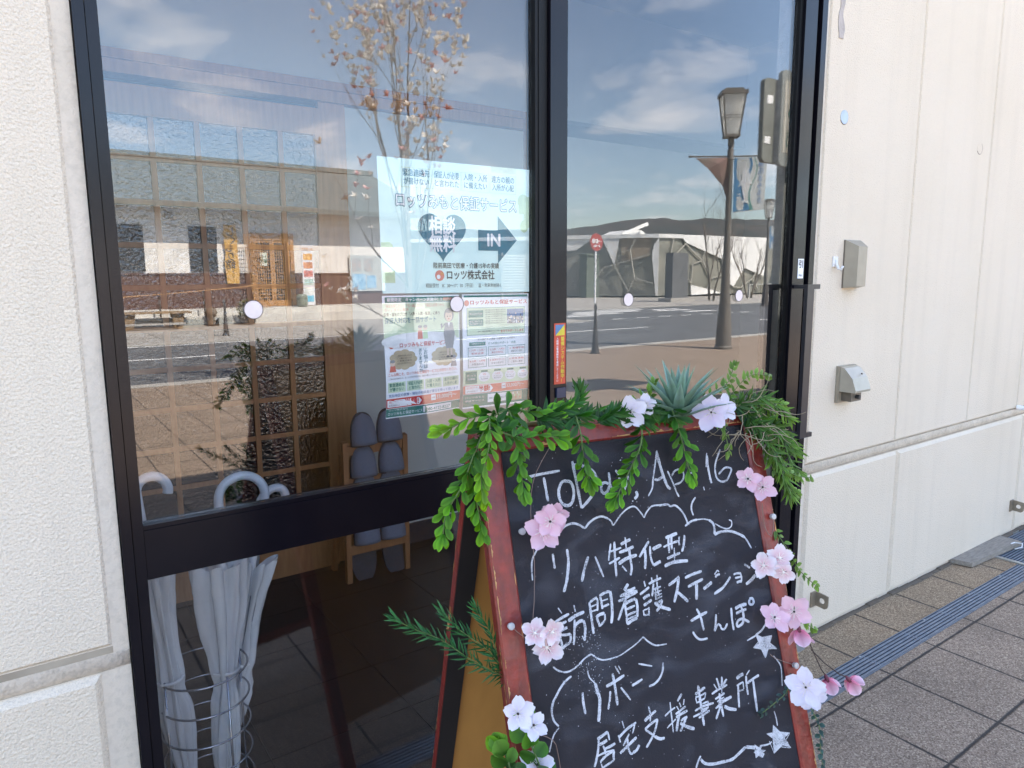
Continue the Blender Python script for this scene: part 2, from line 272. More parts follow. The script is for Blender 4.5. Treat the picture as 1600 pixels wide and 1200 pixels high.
SPRIGS=[
('broad', 'bright green leafy sprig hanging from the top rail beside the word ToDay', 0.03, [(0.046, -0.03), (0.052, 0.009), (0.053, 0.047), (0.055, 0.086)]),
('broad', 'green leafy sprig trailing down outside the left stile', 0.03, [(0.02, -0.028), (-0.014, 0.021), (-0.041, 0.073), (-0.066, 0.105), (-0.077, 0.134)]),
('broad', 'dark green leafy sprig behind the left trailing vine, hanging by the back leg', 0.0, [(0.02, -0.017), (-0.004, 0.048), (-0.01, 0.094), (-0.005, 0.137)]),
('lime', 'lime green leafy sprig drooping over the left stile', 0.045, [(0.008, -0.022), (-0.001, 0.023), (-0.016, 0.063), (-0.014, 0.09)]),
('lime', 'short lime green sprig pointing left from the top left corner', 0.03, [(0.01, -0.026), (-0.021, -0.022), (-0.045, -0.012), (-0.061, -0.01)]),
('broad', 'leafy sprig standing up along the top rail near the posters', 0.02, [(0.018, -0.02), (0.045, -0.032), (0.072, -0.029), (0.108, -0.021), (0.133, -0.024)]),
('broad', 'leafy sprig hanging over the top rail above the letter D', 0.03, [(0.157, -0.011), (0.158, 0.019), (0.161, 0.054), (0.168, 0.087)]),
('broad', 'leafy sprig hanging between the words ToDay and Apr', 0.03, [(0.276, 0.005), (0.263, 0.045), (0.24, 0.083), (0.211, 0.122)]),
('broad', 'leafy sprig hanging over the word Apr', 0.03, [(0.337, -0.006), (0.34, 0.026), (0.35, 0.064), (0.357, 0.104)]),
('fern', 'dark feathery fern sprig on the top rail left of the white blossom', 0.02, [(0.107, -0.015), (0.142, -0.024), (0.172, -0.036), (0.179, -0.056)]),
('fern', 'feathery green fern sprig lying along the top rail', 0.015, [(0.098, -0.013), (0.142, -0.009), (0.201, -0.014), (0.241, -0.006)]),
('fern', 'small feathery sprig under the agave rosette', 0.02, [(0.231, -0.001), (0.282, -0.012), (0.33, 0.003), (0.354, 0.01)]),
('pinnate', 'yellow green sprig with small leaflets left of the agave', 0.02, [(0.264, -0.013), (0.286, -0.033), (0.313, -0.047), (0.322, -0.057)]),
('pinnate', 'thin yellow green sprig rising right of the agave', 0.0, [(0.431, -0.025), (0.469, -0.039), (0.492, -0.049), (0.513, -0.077)]),
('pinnate', 'light green sprig with small leaflets reaching right over the handle', 0.01, [(0.477, -0.014), (0.527, -0.014), (0.57, -0.003), (0.603, 0.004)]),
('pinnate', 'light green sprig hanging between the lilac blossom and the corner', 0.03, [(0.413, 0.011), (0.43, 0.029), (0.44, 0.046), (0.444, 0.074)]),
('willow', 'tangle of narrow green leaves at the top right corner', 0.02, [(0.492, 0.006), (0.536, 0.038), (0.581, 0.071), (0.604, 0.09)]),
('willow', 'narrow leaved sprig drooping down the right stile from the corner', 0.02, [(0.504, 0.018), (0.537, 0.066), (0.556, 0.114), (0.576, 0.156)]),
('willow', 'second narrow leaved sprig drooping right of the corner twigs', 0.01, [(0.527, 0.019), (0.571, 0.057), (0.59, 0.106), (0.608, 0.131)]),
('willow', 'narrow leaved sprig lying behind the corner blossom', 0.0, [(0.468, 0.001), (0.52, -0.006), (0.569, 0.009), (0.587, 0.029)]),
('pinnate', 'bright green sprig with small leaflets beside the right stile below the corner', 0.01, [(0.537, 0.077), (0.543, 0.117), (0.567, 0.143), (0.6, 0.162)]),
('pinnate', 'light green leaflet sprig reaching onto the cream wall', 0.0, [(0.538, 0.223), (0.554, 0.259), (0.578, 0.297), (0.613, 0.331)]),
('pinnate', 'short light green leaflet sprig below the pink blossom pair', 0.0, [(0.546, 0.357), (0.56, 0.376), (0.574, 0.39), (0.591, 0.402)]),
('rosemary', 'long rosemary like sprig reaching left past the back leg', -0.02, [(0.013, 0.36), (-0.042, 0.319), (-0.081, 0.284), (-0.116, 0.263), (-0.144, 0.243)]),
('rosemary', 'rosemary like sprig in front of the back leg', -0.02, [(0.014, 0.354), (-0.016, 0.311), (-0.051, 0.277), (-0.072, 0.25)]),
('rosemary', 'upright rosemary like sprig between the two legs', -0.025, [(0.015, 0.361), (0.0, 0.32), (-0.005, 0.287), (-0.021, 0.253)]),
('blue', 'blue green trailing vine hanging along the right stile at the bottom', 0.01, [(0.528, 0.496), (0.545, 0.547), (0.547, 0.589), (0.549, 0.636)]),
('blue', 'blue green sprig lying on the blackboard beside the lower star', 0.012, [(0.51, 0.46), (0.487, 0.48), (0.463, 0.495), (0.44, 0.505)]),
('round', 'round leaved sprig at the lower left of the board', 0.03, [(0.028, 0.484), (0.018, 0.452), (0.012, 0.425), (0.012, 0.408)]),
('round', 'round leaved sprig at the very bottom edge left of the blackboard writing', 0.03, [(-0.019, 0.471), (-0.023, 0.449), (-0.027, 0.431)]),
]
FLOWERS=[
((0.257, -0.01), 0.0283, 'white', 'white blossom on the top rail left of the agave'),
((0.283, -0.018), 0.0189, 'white', 'small white blossom behind the larger one left of the agave'),
((0.407, 0.006), 0.033, 'lilac', 'pale lilac blossom right of the agave'),
((0.445, 0.0), 0.026, 'white', 'white blossom overlapping the lilac one right of the agave'),
((0.465, 0.124), 0.0212, 'pink', 'pink blossom half hidden on the upper right stile'),
((0.488, 0.142), 0.0248, 'pink', 'pink blossom with dark centre on the upper right stile'),
((0.075, 0.153), 0.0307, 'pink', 'large pink blossom over the left stile beside the cloud line'),
((0.098, 0.13), 0.0212, 'pink', 'smaller pink blossom above the large one on the left'),
((0.085, 0.14), 0.0236, 'pink', 'pink blossom between the two others on the left stile'),
((0.472, 0.27), 0.0224, 'cherry', 'white cherry blossom left on the right stile at the word station'),
((0.503, 0.262), 0.0224, 'cherry', 'pink tinted cherry blossom topmost at the word station'),
((0.502, 0.284), 0.0189, 'cherry', 'small cherry blossom lowest at the word station'),
((0.475, 0.356), 0.026, 'pink', 'pink blossom left of the pair below the word station'),
((0.515, 0.352), 0.0307, 'pink', 'large pink blossom below the word station'),
((0.508, 0.472), 0.033, 'white', 'white blossom on the lower right stile above the drain'),
((0.527, 0.495), 0.0236, 'white', 'white blossom drooping below another above the drain'),
((0.039, 0.291), 0.0201, 'cherry', 'white cherry blossom uppermost on the left stile'),
((0.063, 0.292), 0.0189, 'cherry', 'small white cherry blossom on the left edge of the blackboard'),
((0.059, 0.315), 0.0236, 'cherry', 'pink hearted cherry blossom on the left edge of the blackboard'),
((-0.002, 0.39), 0.0236, 'white', 'white blossom above the round leaves'),
((0.017, 0.409), 0.0201, 'white', 'white blossom among the round leaves'),
((0.021, 0.465), 0.026, 'white', 'white blossom cut off at the bottom of the picture'),
]
# ================================================================== THE SHOP
EX, EZ, NY = Vector((1, 0, 0)), Vector((0, 0, 1)), Vector((0, -1, 0))
H = 4.85
def panel(mb, x0, x1, z0, z1, y=0.0, ch=.005, dep=.03):
    """chamfered wall panel, front at y"""
    a = [(x0, y+ch, z0), (x1, y+ch, z0), (x1, y+ch, z1), (x0, y+ch, z1)]
    b = [(x0+ch, y, z0+ch), (x1-ch, y, z0+ch), (x1-ch, y, z1-ch), (x0+ch, y, z1-ch)]
    c = [(x0, y+dep, z0), (x1, y+dep, z0), (x1, y+dep, z1), (x0, y+dep, z1)]
    mb.add(a+b+c, [(4,5,6,7),(0,1,5,4),(1,2,6,5),(2,3,7,6),(3,0,4,7),(8,9,1,0),(9,10,2,1),(10,11,3,2),(11,8,0,3)])
shop = thing('shop_building', 'cream stucco shop front with grooved panels around the dark framed glass entrance', 'building', (0, 0, 0))
m = MB()
g = .004
for x0, x1 in ((2.336, 2.974-g), (2.974+g, 3.638-g), (3.638+g, 4.209-g), (4.209+g, 4.85), (4.858, 5.5), (5.508, 6.2), (6.208, 9)):
    panel(m, x0, x1, .694, H, 0)
m.build('wall', stucco, shop)
m = MB()
for x0, x1 in ((2.343, 2.996), (3.006, 4.30), (4.31, 5.6), (5.61, 9)):
    panel(m, x0, x1, .012, .648, -.006, ch=.014, dep=.04)
m.build('plinth', stucco, shop)
m = MB(); panel(m, -3.2, .100, .702, H, 0, ch=.008); m.build('wall', stucco, shop)
m = MB(); panel(m, -3.2, .078, .012, .655, -.006, ch=.014, dep=.04); m.build('plinth', stucco, shop)
m = MB(); m.box(2.303, 9, .006, .03, 0, H); m.build('sealant_joint', sealant, shop)
m = MB(); m.box(-3.2, .126, .006, .03, 0, H); m.build('sealant_joint', sealant, shop)
m = MB(); m.box(2.336, 9, .0052, .00595, .6492, .6568); m.box(-3.2, .099, .0052, .00595, .6562, .6568); m.box(2.336, 9, .0052, .00595, .6885, .6935); m.box(-3.2, .099, .0052, .00595, .6885, .7015); m.build('grimy_joint_edge', mat('joint_grime', (.30, .25, .19), .95, ns=12, c2=(.42, .36, .28)), shop)
m = MB(); m.box(2.306, 9, .0305, .18, -.1, H); m.box(-3.2, .124, .0305, .18, -.1, H); m.box(.1245, 2.3055, .0305, .18, 2.7, H); m.box(.1245, 2.3055, -.002, .030, 2.7, H)
m.build('wall_core', mat('concrete_core', (.6, .56, .5), .9, bump=.4, bs=150), shop)
# rounded sill moulding in the horizontal joint
m = MB()
for x0, x1 in ((2.3035, 9), (-3.2, .1255)):
    pr = [(.0058, .657), (.0028, .662), (.0018, .672), (.003, .684), (.0058, .688)]
    m.add([(x0, y, z) for y, z in pr]+[(x1, y, z) for y, z in pr], [(i, i+1, i+6, i+5) for i in range(4)]+[(4, 3, 2, 1, 0), (5, 6, 7, 8, 9)])
m.build('joint_moulding', mat('cream_moulding', (.70, .60, .48), .9, ns=14, c2=(.60, .50, .385), bump=.6, bs=160, fine=.2, fs=120), shop, smooth=True)
m = MB(); pts = [2.30+i*.09 for i in range(76)]
for a, b in zip(pts, pts[1:]): m.box(a, b+.0005, -.012-.009*rnd.random(), .004, -.02, .003+.006*rnd.random())
m.build('dirt_fillet', mat('damp_grit', (.16, .13, .10), .95, ns=60, bump=.8, bs=300), shop)
# chipped patch and filled anchor holes in the render
m = MB(); pl = []
for i in range(34):
    t = i/33; z = 2.64-.46*t; pl.append((2.384-.007*math.sin(i*.7)-.006*rnd.random(), z))
for i in range(34):
    t = i/33; z = 2.18+.46*t; pl.append((2.405+.006*math.sin(i*.9)+.008*rnd.random(), z))
m.prism([(x, -.0025, z) for x, z in pl], (0, .003, 0)); m.build('patched_render', mat('grey_filler', (.50, .44, .40), .95, ns=25, bump=.9, bs=180), shop)
def disc(mb, c, r, ax='y', h=.003, n=28, rx=1):
    c = Vector(c); mb.prism([(c.x+r*rx*math.cos(2*math.pi*i/n), c.y, c.z+r*math.sin(2*math.pi*i/n)) for i in range(n)], (0, -h, 0))
m = MB(); disc(m, (2.449, .001, 1.929), .0235, h=.003); m.build('filled_hole', mat('pale_blue_filler', (.5, .6, .68), .6), shop)
m = MB(); disc(m, (3.525, .001, 1.924), .024, h=.002); m.build('filled_hole', stucco, shop)
for cx_, cz_ in ((2.449, 1.929), (3.525, 1.924)): m = MB(); m.tube([(cx_+.0245*math.cos(R(a)), -.0003, cz_+.0245*math.sin(R(a))) for a in range(-150, 60, 12)], .0013, 5); m.build('hole_rim', mat('rust_brown', (.2, .12, .09), .8), shop)
m = MB(); m.box(-3.2, 9, 0.2, 7, H-.2, H-.02); m.box(-3.2, 9, -.02, .35, H, H+.06); m.build('roof', mat('roof_metal', (.3, .3, .3), .5), shop)
m = MB(); m.box(-3.2, -3.0, .181, 7, 0, H-.2); m.box(8.8, 9, .181, 7, 0, H-.2); m.box(-3.0, 8.8, 6.8, 7, 0, H-.2); m.build('outer_wall', stucco, shop)

# ---- interior of the entrance
white_in = mat('interior_wallpaper', (.50, .53, .51), .85, ns=6, c2=(.53, .55, .53))
floor_in = mat('dark_floor_tile', (.020, .014, .014), .38, ns=7, c2=(.028, .020, .020), bump=.1, bs=60)
m = MB()
for i in range(10):
    for j in range(6):
        x0 = .05+i*.45; y0 = .19+j*.30; m.box(x0+.0015, x0+.4485, y0+.0015, y0+.2985, -.012, -.001)
m.build('floor_tile', floor_in, shop)
m = MB(); m.box(.0, 4.3, .18, 6.8, -.03, -.008); m.build('floor', mat('dark_grout', (.02, .018, .018), .8), shop)
m = MB(); m.box(0, 4.3, .18, 6.8, 2.9, 2.95); m.build('ceiling', white_in, shop)
m = MB(); m.box(-.05, .0, .181, 6.8, 0, 2.9); m.build('inner_wall', white_in, shop)
m = MB(); m.box(4.25, 4.3, .181, 6.8, 0, 2.9); m.build('inner_wall', white_in, shop)
m = MB(); m.box(1.335, 2.356, 1.78, 1.86, .11, 2.16); m.box(2.41, 4.249, 1.76, 1.86, .11, 2.16); m.box(0, 4.249, 1.78, 1.86, 2.254, 2.9); m.build('inner_wall', white_in, shop)
m = MB(); m.box(1.335, 4.249, 1.772, 1.779, 0, .109); m.build('skirting', mat('dark_skirting', (.03, .03, .045), .5), shop)
m = MB(); m.box(0, 2.43, 1.735, 1.87, 2.215, 2.252); m.box(0, 2.43, 1.745, 1.86, 2.165, 2.214); m.box(2.357, 2.409, 1.74, 1.87, 0, 2.164); m.box(0, .05, 1.741, 1.87, 0, 2.164)
m.box(0, 2.43, 1.75, 1.86, 2.135, 2.164) if False else None
m.build('door_casing', wood_in, shop)
m = MB(); m.box(1.207, 1.333, 1.765, 1.80, 0, 2.164); m.build('casing_board', wood_in, shop)
# lattice sliding door
ld = thing('lattice_door', 'brown wooden lattice sliding door with textured glass panes inside the entrance', 'door', (.8, 1.76, 0))
m = MB(); Y0, Y1 = 1.742, 1.772
m.box(.06, .108, Y0, Y1, 0, 2.13); m.box(1.178, 1.203, Y0, Y1, 0, 2.13); m.box(.1085, 1.1775, Y0, Y1, 2.015, 2.13); m.box(.1085, 1.1775, Y0, Y1, 0, .25)
m.build('door_frame', wood_in, ld)
m = MB()
for k in range(6): x = .1765+k*.1696; m.box(x-.0105, x+.0105, Y0+.003, Y1-.003, .2505, 2.0145)
for k in range(10): z = .325+k*.1688+.012; m.box(.1085, 1.1775, Y0+.005, Y1-.005, z-.0105, z+.0105) if abs(z-2.0) > .05 else None
m.build('lattice', wood_in, ld)
tg = glass_mat('textured_glass', 2.4, (.10, .10, .11), bump=.42, bs=62, rough=.03)
m = MB(); m.box(.1086, 1.1774, 1.7555, 1.7585, .2506, 2.0144); m.build('glass_pane', tg, ld)
# slipper rack
SL = mat('grey_blue_denim', (.11, .14, .20), .95, ns=420, c2=(.22, .26, .35), bump=.6, bs=700, fine=.3, fs=900)
SLd = mat('slipper_lining', (.05, .055, .07), .9)
rackw = mat('rack_walnut', (.34, .155, .065), .5, ns=12, c2=(.24, .10, .04), streak=(5, 5, 1))
rk = thing('slipper_rack', 'brown wooden rack holding grey slippers against the inner wall', 'rack', (1.31, 1.57, 0))
m = MB()
for x in (1.155, 1.447): m.prism([(x-.012, 1.478, .66), (x-.012, 1.505, .665), (x-.012, 1.515, 0), (x-.012, 1.488, 0)], (.024, 0, 0))
m.build('front_leg', rackw, rk)
m = MB()
for x in (1.155, 1.447): m.prism([(x-.011, 1.508, .60), (x-.011, 1.535, .60), (x-.011, 1.70, 0), (x-.011, 1.67, 0)], (.022, 0, 0))
m.build('back_leg', rackw, rk)
for z in (.62, .47, .315, .155):
    m = MB(); m.box(1.1675, 1.4345, 1.487, 1.502, z-.022, z+.022); m.build('rail', rackw, rk)
def slipper(x, y, z, tilt, yaw=0):
    """closed toe of a slipper standing toe up: rounded cap with a dark sole behind"""
    m = MB(); m2 = MB(); n = 14; rings = 9; vs = []; L, W, T = .142, .060, .048
    Mx = Matrix.Translation((x, y, z)) @ Matrix.Rotation(yaw, 4, 'Z') @ Matrix.Rotation(tilt, 4, 'X')
    for i in range(rings+1):
        t = i/rings; ww = W*max(0.0, 1-t**3.0)**.5; dd = T*math.sqrt(max(0, 1-t**2.2))*(1-.15*t)
        for k in range(n):
            a = math.pi*k/(n-1); vs.append(Mx @ Vector((-ww*math.cos(a), -dd*math.sin(a), L*t)))
    fs = [(i*n+k, i*n+k+1, (i+1)*n+k+1, (i+1)*n+k) for i in range(rings) for k in range(n-1)] + [tuple(range(n))[::-1]]
    m.add(vs, fs)
    pl = [Mx @ Vector(((W+.003)*abs(math.cos(a))**.8*(1 if math.cos(a) > 0 else -1), .002, (-.012 if math.sin(a) < 0 else L+.004)*abs(math.sin(a))**.8)) for a in [2*math.pi*i/30 for i in range(30)]]
    m2.prism(pl, (Mx.to_3x3() @ Vector((0, .010, 0))))
    t = thing('slipper', '', 'slipper', (x, y, z-.05), 'slippers standing in the wooden rack'); m.build('toe_cap', SL, t, smooth=True); m2.build('sole', SLd, t); return t
pos = [(1.242, .645, 'grey blue slipper, left one of the top row of the rack'), (1.368, .650, 'grey blue slipper, right one of the top row partly behind the flyer'), (1.236, .50, 'grey blue slipper on the left of the second row above the door bar'), (1.372, .505, 'grey blue slipper on the right of the second row above the door bar'),
       (1.240, .375, 'left slipper of the third row, only its toe above the black bar'), (1.370, .375, 'right slipper of the third row, only its toe above the black bar'), (1.240, .185, 'left slipper in the lowest row below the black bar'), (1.370, .185, 'right slipper in the lowest row below the black bar')]
for x, z, l in pos: slipper(x, 1.470, z, R(-7), R(rnd.uniform(-5, 5)))['label'] = l
for x, l in ((1.235, 'heel of a slipper hanging behind the lowest rail on the left'), (1.395, 'heel of a slipper hanging behind the lowest rail on the right')):
    t = slipper(x, 1.53, .13, R(171)); t['label'] = l

# ---- glass entrance
fr = thing('door_frame', 'dark bronze aluminium outer frame around the glass entrance doors', 'door frame', (1.2, .01, 0))
m = MB(); m.box(.128, .146, -.006, .06, 0, 2.7); m.build('jamb', blackmetal, fr)
m = MB(); m.box(2.271, 2.300, -.010, .06, 0, 2.7); m.build('jamb', blackmetal, fr)
m = MB(); m.box(.1465, 2.2705, -.004, .06, 2.62, 2.7); m.build('head_rail', blackmetal, fr)
m = MB(); m.box(.1465, 2.2705, -.02, .075, -.01, .012); m.box(.1465, 2.2705, .001, .012, .012, .02); m.build('threshold', mat('dark_threshold', (.03, .03, .033), .4), fr)
m = MB(); m.box(.1, 2.31, -.055, -.021, -.006, .004); m.build('sill_strip', mat('concrete_sill', (.3, .28, .25), .9), fr)
ls = thing('glass_door', 'left glass door leaf with a wide black crossbar and posters behind its pane', 'door', (.65, .015, 0), 'glass leaves of the entrance')
m = MB(); m.box(.1475, .166, -.003, .035, .0205, 2.6185); m.build('stile', blackmetal, ls)
m = MB(); m.box(1.094, 1.131, .000, .035, .0205, 2.6185); m.box(1.104, 1.108, -.002, -.0005, .0205, 2.6185); m.build('stile', blacktrim, ls)
m = MB(); m.box(.1665, 1.0935, -.004, .034, .818, .915); m.box(.1665, 1.0935, -.001, .030, .9155, .924); m.build('crossbar', blackmetal, ls)
m = MB(); m.box(.1665, 1.0935, -.003, .034, .0205, .075); m.build('bottom_rail', blackmetal, ls)
m = MB(); m.box(.1667, 1.0933, .014, .020, .9245, 2.6183); m.build('glass_pane', glass, ls)
m = MB(); m.box(.1667, 1.0933, .014, .020, .0755, .8175); m.build('glass_pane', glass, ls)
rs = thing('glass_door', 'right glass door leaf with the pull sticker and black bar handle', 'door', (1.7, .015, 0), 'glass leaves of the entrance')
m = MB(); m.box(1.134, 1.188, -.010, .033, .0205, 2.6185); m.build('stile', blackmetal, rs)
m = MB(); m.box(2.180, 2.246, -.008, .033, .0205, 2.6185); m.build('stile', blackmetal, rs)
m = MB(); m.box(2.166, 2.1795, .002, .030, .0765, 2.6185); m.box(2.247, 2.268, .008, .03, .0205, 2.6185); m.build('gasket', blacktrim, rs)
m = MB(); m.box(1.1885, 2.1655, -.003, .034, .0205, .075); m.build('bottom_rail', blackmetal, rs)
m = MB(); m.box(1.1883, 2.1657, .013, .019, .0757, 2.6183); m.build('glass_pane', glass, rs)
# pull handle outside, its twin inside
hm = mat('satin_black_handle', (.02, .019, .024), .35, ns=15)
def handle(s, name):
    y0, y1 = (-.062, -.009) if s < 0 else (.034, .088)
    xo = .0 if s < 0 else -.01
    hd = MB(); yo = y0 if s < 0 else y1
    hd.box(2.190+xo, 2.228+xo, *(sorted((yo, yo-s*.014))), .822, 1.352)           # grip
    for z in (.822, 1.336): hd.box(2.2285+xo, 2.262+xo, *(sorted((yo, yo-s*.012))), z, z+.016)
    for z in (.824, 1.338): hd.box(2.192+xo, 2.226+xo, *(sorted((yo-s*.0145, (-.0085 if s < 0 else .0335)))), z, z+.012)
    return hd.build(name, hm, rs)
handle(-1, 'pull_handle')
m = MB(); m.box(2.120, 2.168, .056, .072, .822, 1.352)
for z in (.822, 1.332): m.box(2.1685, 2.225, .056, .070, z, z+.02); m.box(2.20, 2.22, .0335, .0555, z, z+.02)
m.build('pull_handle', hm, rs)
# film dots on the glass
dotm = mat('frosted_pink_film', (.74, .62, .58), .5, ns=40, c2=(.78, .68, .66))
for x, z, l, r in ((.397, 1.323, 'round pale safety dot on the left pane before the reflected noodle house', .0185), (.869, 1.321, 'round pale safety dot over the corner of the left flyer', .0185), (1.433, 1.318, 'round pale safety dot near the middle stile on the right pane', .0185), (1.926, 1.319, 'round pale safety dot near the handle on the right pane', .0185)):
    m = MB(); disc(m, (x, .0128, z), r, h=.0006); mm = MB(); mm.tube([(x+r*math.cos(R(a)), .0122, z+r*math.sin(R(a))) for a in range(0, 360, 12)], .0008, 4, closed=True)
    t = thing('safety_dot', l, 'sticker', (x, .0125, z), 'round film dots on the glass'); m.build('film', dotm, t); mm.build('dark_rim', mat('dot_rim', (.12, .09, .08), .6), t)

# ---- printed sheets behind the left pane
paper = mat('print_aqua_paper', (.70, .93, .89), .5, ns=5, c2=(.67, .91, .86)); paperw = mat('print_white_paper', (.86, .89, .93), .5, ns=5, c2=(.84, .87, .91))
teal = mat('ink_teal', (.0, .17, .25), .5); tealg = mat('ink_teal_green', (.01, .21, .18), .5); ink = mat('ink_black', (.02, .022, .03), .5); white = mat('ink_white', (.88, .9, .92), .5); redi = mat('ink_red', (.62, .035, .04), .5)
lime = mat('ink_lime_tint', (.58, .80, .50), .5); lime2 = mat('ink_pale_lime', (.66, .80, .58), .5); salmon = mat('ink_salmon', (.75, .20, .15), .5); tan_i = mat('ink_tan', (.56, .47, .32), .5); orange_i = mat('ink_orange', (.75, .26, .08), .5); greyi = mat('ink_grey', (.30, .32, .34), .5); skin_i = mat('ink_skin', (.80, .62, .50), .5); bluei = mat('ink_blue', (.10, .22, .42), .5)
class Sheet:
    """a sheet of paper in a plane; u right 0..1, v down 0..1"""
    def __init__(s, name, label, tl, tr, bl, br, pm, y, curl=0.0, group=None):
        s.c = [Vector((p[0], y, p[1])) for p in (tl, tr, bl, br)]; s.w = (s.c[1]-s.c[0]).length; s.h = (s.c[0]-s.c[2]).length; s.curl = curl
        s.t = thing(name, label, 'poster', s.P(.5, 1), group); s.layers = {}; s.n = 0
        m = MB(); n = 12; vs = []; fs = []
        for i in range(n+1):
            for j in range(n+1): vs.append(s.P(i/n, j/n))
        vs += [v+Vector((0, .0006, 0)) for v in vs]; q = (n+1)**2
        for i in range(n):
            for j in range(n):
                a = i*(n+1)+j; fs.append((a, a+n+1, a+n+2, a+1)[::-1]); fs.append(tuple(k+q for k in (a, a+n+1, a+n+2, a+1)))
        m.add(vs, fs); m.build('paper', pm, s.t, smooth=True)
    def P(s, u, v, lift=0):
        p = (s.c[0]*(1-u)+s.c[1]*u)*(1-v)+(s.c[2]*(1-u)+s.c[3]*u)*v
        b = s.curl*(max(0, v-.6)/.4)**2*(1-min(u/.5, 1)) + s.curl*.6*(max(0, v-.7)/.3)**2*max(0, (u-.6)/.4)
        return p + Vector((0, b-lift, 0))
    def mb(s, m): 
        return s.layers.setdefault(m.name, (MB(), m))[0]
    def poly(s, m, pts, lift):
        s.n += 1; lift += s.n*.0000012; s.mb(m).add([s.P(u, v, lift) for u, v in pts], [tuple(range(len(pts)))[::-1]])
    def rect(s, m, u0, v0, u1, v1, lift=.0006, nx=6, ny=4):
        nx = max(1, int((u1-u0)*12)); ny = max(1, int((v1-v0)*12))
        for i in range(nx):
            for j in range(ny):
                a, b = u0+(u1-u0)*i/nx, u0+(u1-u0)*(i+1)/nx; c_, d = v0+(v1-v0)*j/ny, v0+(v1-v0)*(j+1)/ny
                s.poly(m, [(a, c_), (b, c_), (b, d), (a, d)], lift)
    def ell(s, m, u, v, ru, rv, lift=.0007, n=22): s.poly(m, [(u+ru*math.cos(2*math.pi*i/n), v+rv*math.sin(2*math.pi*i/n)) for i in range(n)], lift)
    def frame(s, m, u0, v0, u1, v1, th=.004, lift=.0008):
        tv = th*s.w/s.h
        s.rect(m, u0, v0, u1, v0+tv, lift); s.rect(m, u0, v1-tv, u1, v1, lift); s.rect(m, u0, v0+tv, u0+th, v1-tv, lift); s.rect(m, u1-th, v0+tv, u1, v1-tv, lift)
    def text(s, m, body, u, v, hgt, lift=.0011, off=0.0, align='CENTER', sx=1.0, fit=None):
        """hgt: fraction of the sheet height; fit: wanted width as fraction of the sheet width"""
        vs, fs = glyphs(body, 0, align); size = hgt*s.h
        if fit: wd = max(x.x for x in vs)-min(x.x for x in vs); sx = fit*s.w/(wd*size)
        for i, (a, b) in enumerate(bold(off)): s.mb(m).add([s.P(u+(q.x+a)*size*sx/s.w, v-(q.y+b)*size/s.h, lift+i*8e-6) for q in vs], fs)
    def done(s):
        names = {}
        for k, (mb_, m) in s.layers.items(): mb_.build('print_'+k.replace('ink_', '').replace('print_', ''), m, s.t)
A = Sheet('poster', 'large pale aqua landscape poster with a teal heart and an arrow marked IN', (.680, 1.646), (1.092, 1.648), (.683, 1.349), (1.090, 1.346), paper, .0225, curl=0, group='printed sheets taped behind the left pane')
for a, b, c_, d in ((.92, .22, 1, .36), (.955, .36, 1, .47), (.0, .62, .055, .71), (.0, .83, .08, .92), (.72, .0, .90, .045)): A.rect(lime if a > .9 or a < .1 else lime2, a+.002, b, d*0+c_-.002, d, .0006)
A.ell(lime, .952, .26, .04, .06); A.ell(lime, .96, .46, .03, .05); A.ell(lime, .04, .665, .035, .05)
for k, (l1, l2) in enumerate((('緊急連絡先', 'が書けない'), ('保証人が必要', 'と言われた'), ('入院・入所', 'に備えたい'), ('遠方の親の', '入所が心配'))):
    u = (.228, .42, .612, .805)[k]; A.frame(lime2, u-.094, .062, u+.094, .208, .003)
    A.text(teal, l1, u, .103, .058, fit=.162, off=.012); A.text(teal, l2, u, .165, .056, fit=.155, off=.012)
A.text(teal, 'ロッツみもと保証サービス', .50, .31, .115, .0009, off=.060, fit=.80); A.text(white, 'ロッツみもと保証サービス', .50, .31, .115, .0014, off=.012, fit=.80)
hp = []
for i in range(48):
    t = 2*math.pi*i/48; hp.append((.385+.0098*16*math.sin(t)**3, .545-.0128*(13*math.cos(t)-5*math.cos(2*t)-2*math.cos(3*t)-math.cos(4*t))))
A.poly(teal, hp, .0008)
A.text(white, '相談', .385, .49, .145, .0013, off=.03, fit=.17); A.text(white, '無料', .385, .625, .145, .0013, off=.03, fit=.17)
A.poly(teal, [(.625, .50), (.765, .50), (.765, .385), (.905, .575), (.765, .765), (.765, .665), (.625, .665)], .0008); A.text(white, 'IN', .735, .585, .14, .0013, off=.03)
A.text(ink, '陸前高田で医療・介護15年の実績', .545, .79, .048, off=.012, fit=.45); A.text(ink, 'ロッツ株式会社', .57, .865, .08, off=.02, fit=.33)
A.ell(salmon, .36, .865, .03, .042); A.ell(white, .352, .875, .012, .017, .0009); A.ell(orange_i, .375, .85, .010, .014, .0011)
A.text(ink, '相談受付　8：30〜17：30（平日）　盆・年末年始除く', .53, .945, .036, fit=.52)
A.done()
B_ = Sheet('flyer', 'left portrait flyer with a cartoon office worker under the large poster', (.681, 1.344), (.881, 1.343), (.686, 1.061), (.880, 1.066), paperw, .0225, curl=.012, group='printed sheets taped behind the left pane')
B_.rect(tealg, .03, .012, .97, .058); B_.text(white, '期間限定　キャンペーン実施中！！', .42, .036, .032, off=.02, fit=.7); B_.text(salmon, '特別価格', .86, .036, .03, off=.02)
B_.rect(lime2, .0, .062, .99, .37); B_.text(salmon, '「施設を探したい」「引っ越したい」「保証人が見つから', .40, .085, .030, fit=.76); B_.text(salmon, 'ない」すぐに解決', .17, .115, .028, fit=.30)
B_.text(ink, '医療・福祉のプロが「入所・入院・転居」に伴う', .37, .152, .032, off=.02, fit=.72); B_.text(teal, '保証人対応を一括サポート', .35, .203, .05, off=.02, fit=.66)
B_.ell(white, .46, .37, .50, .07, .0008)
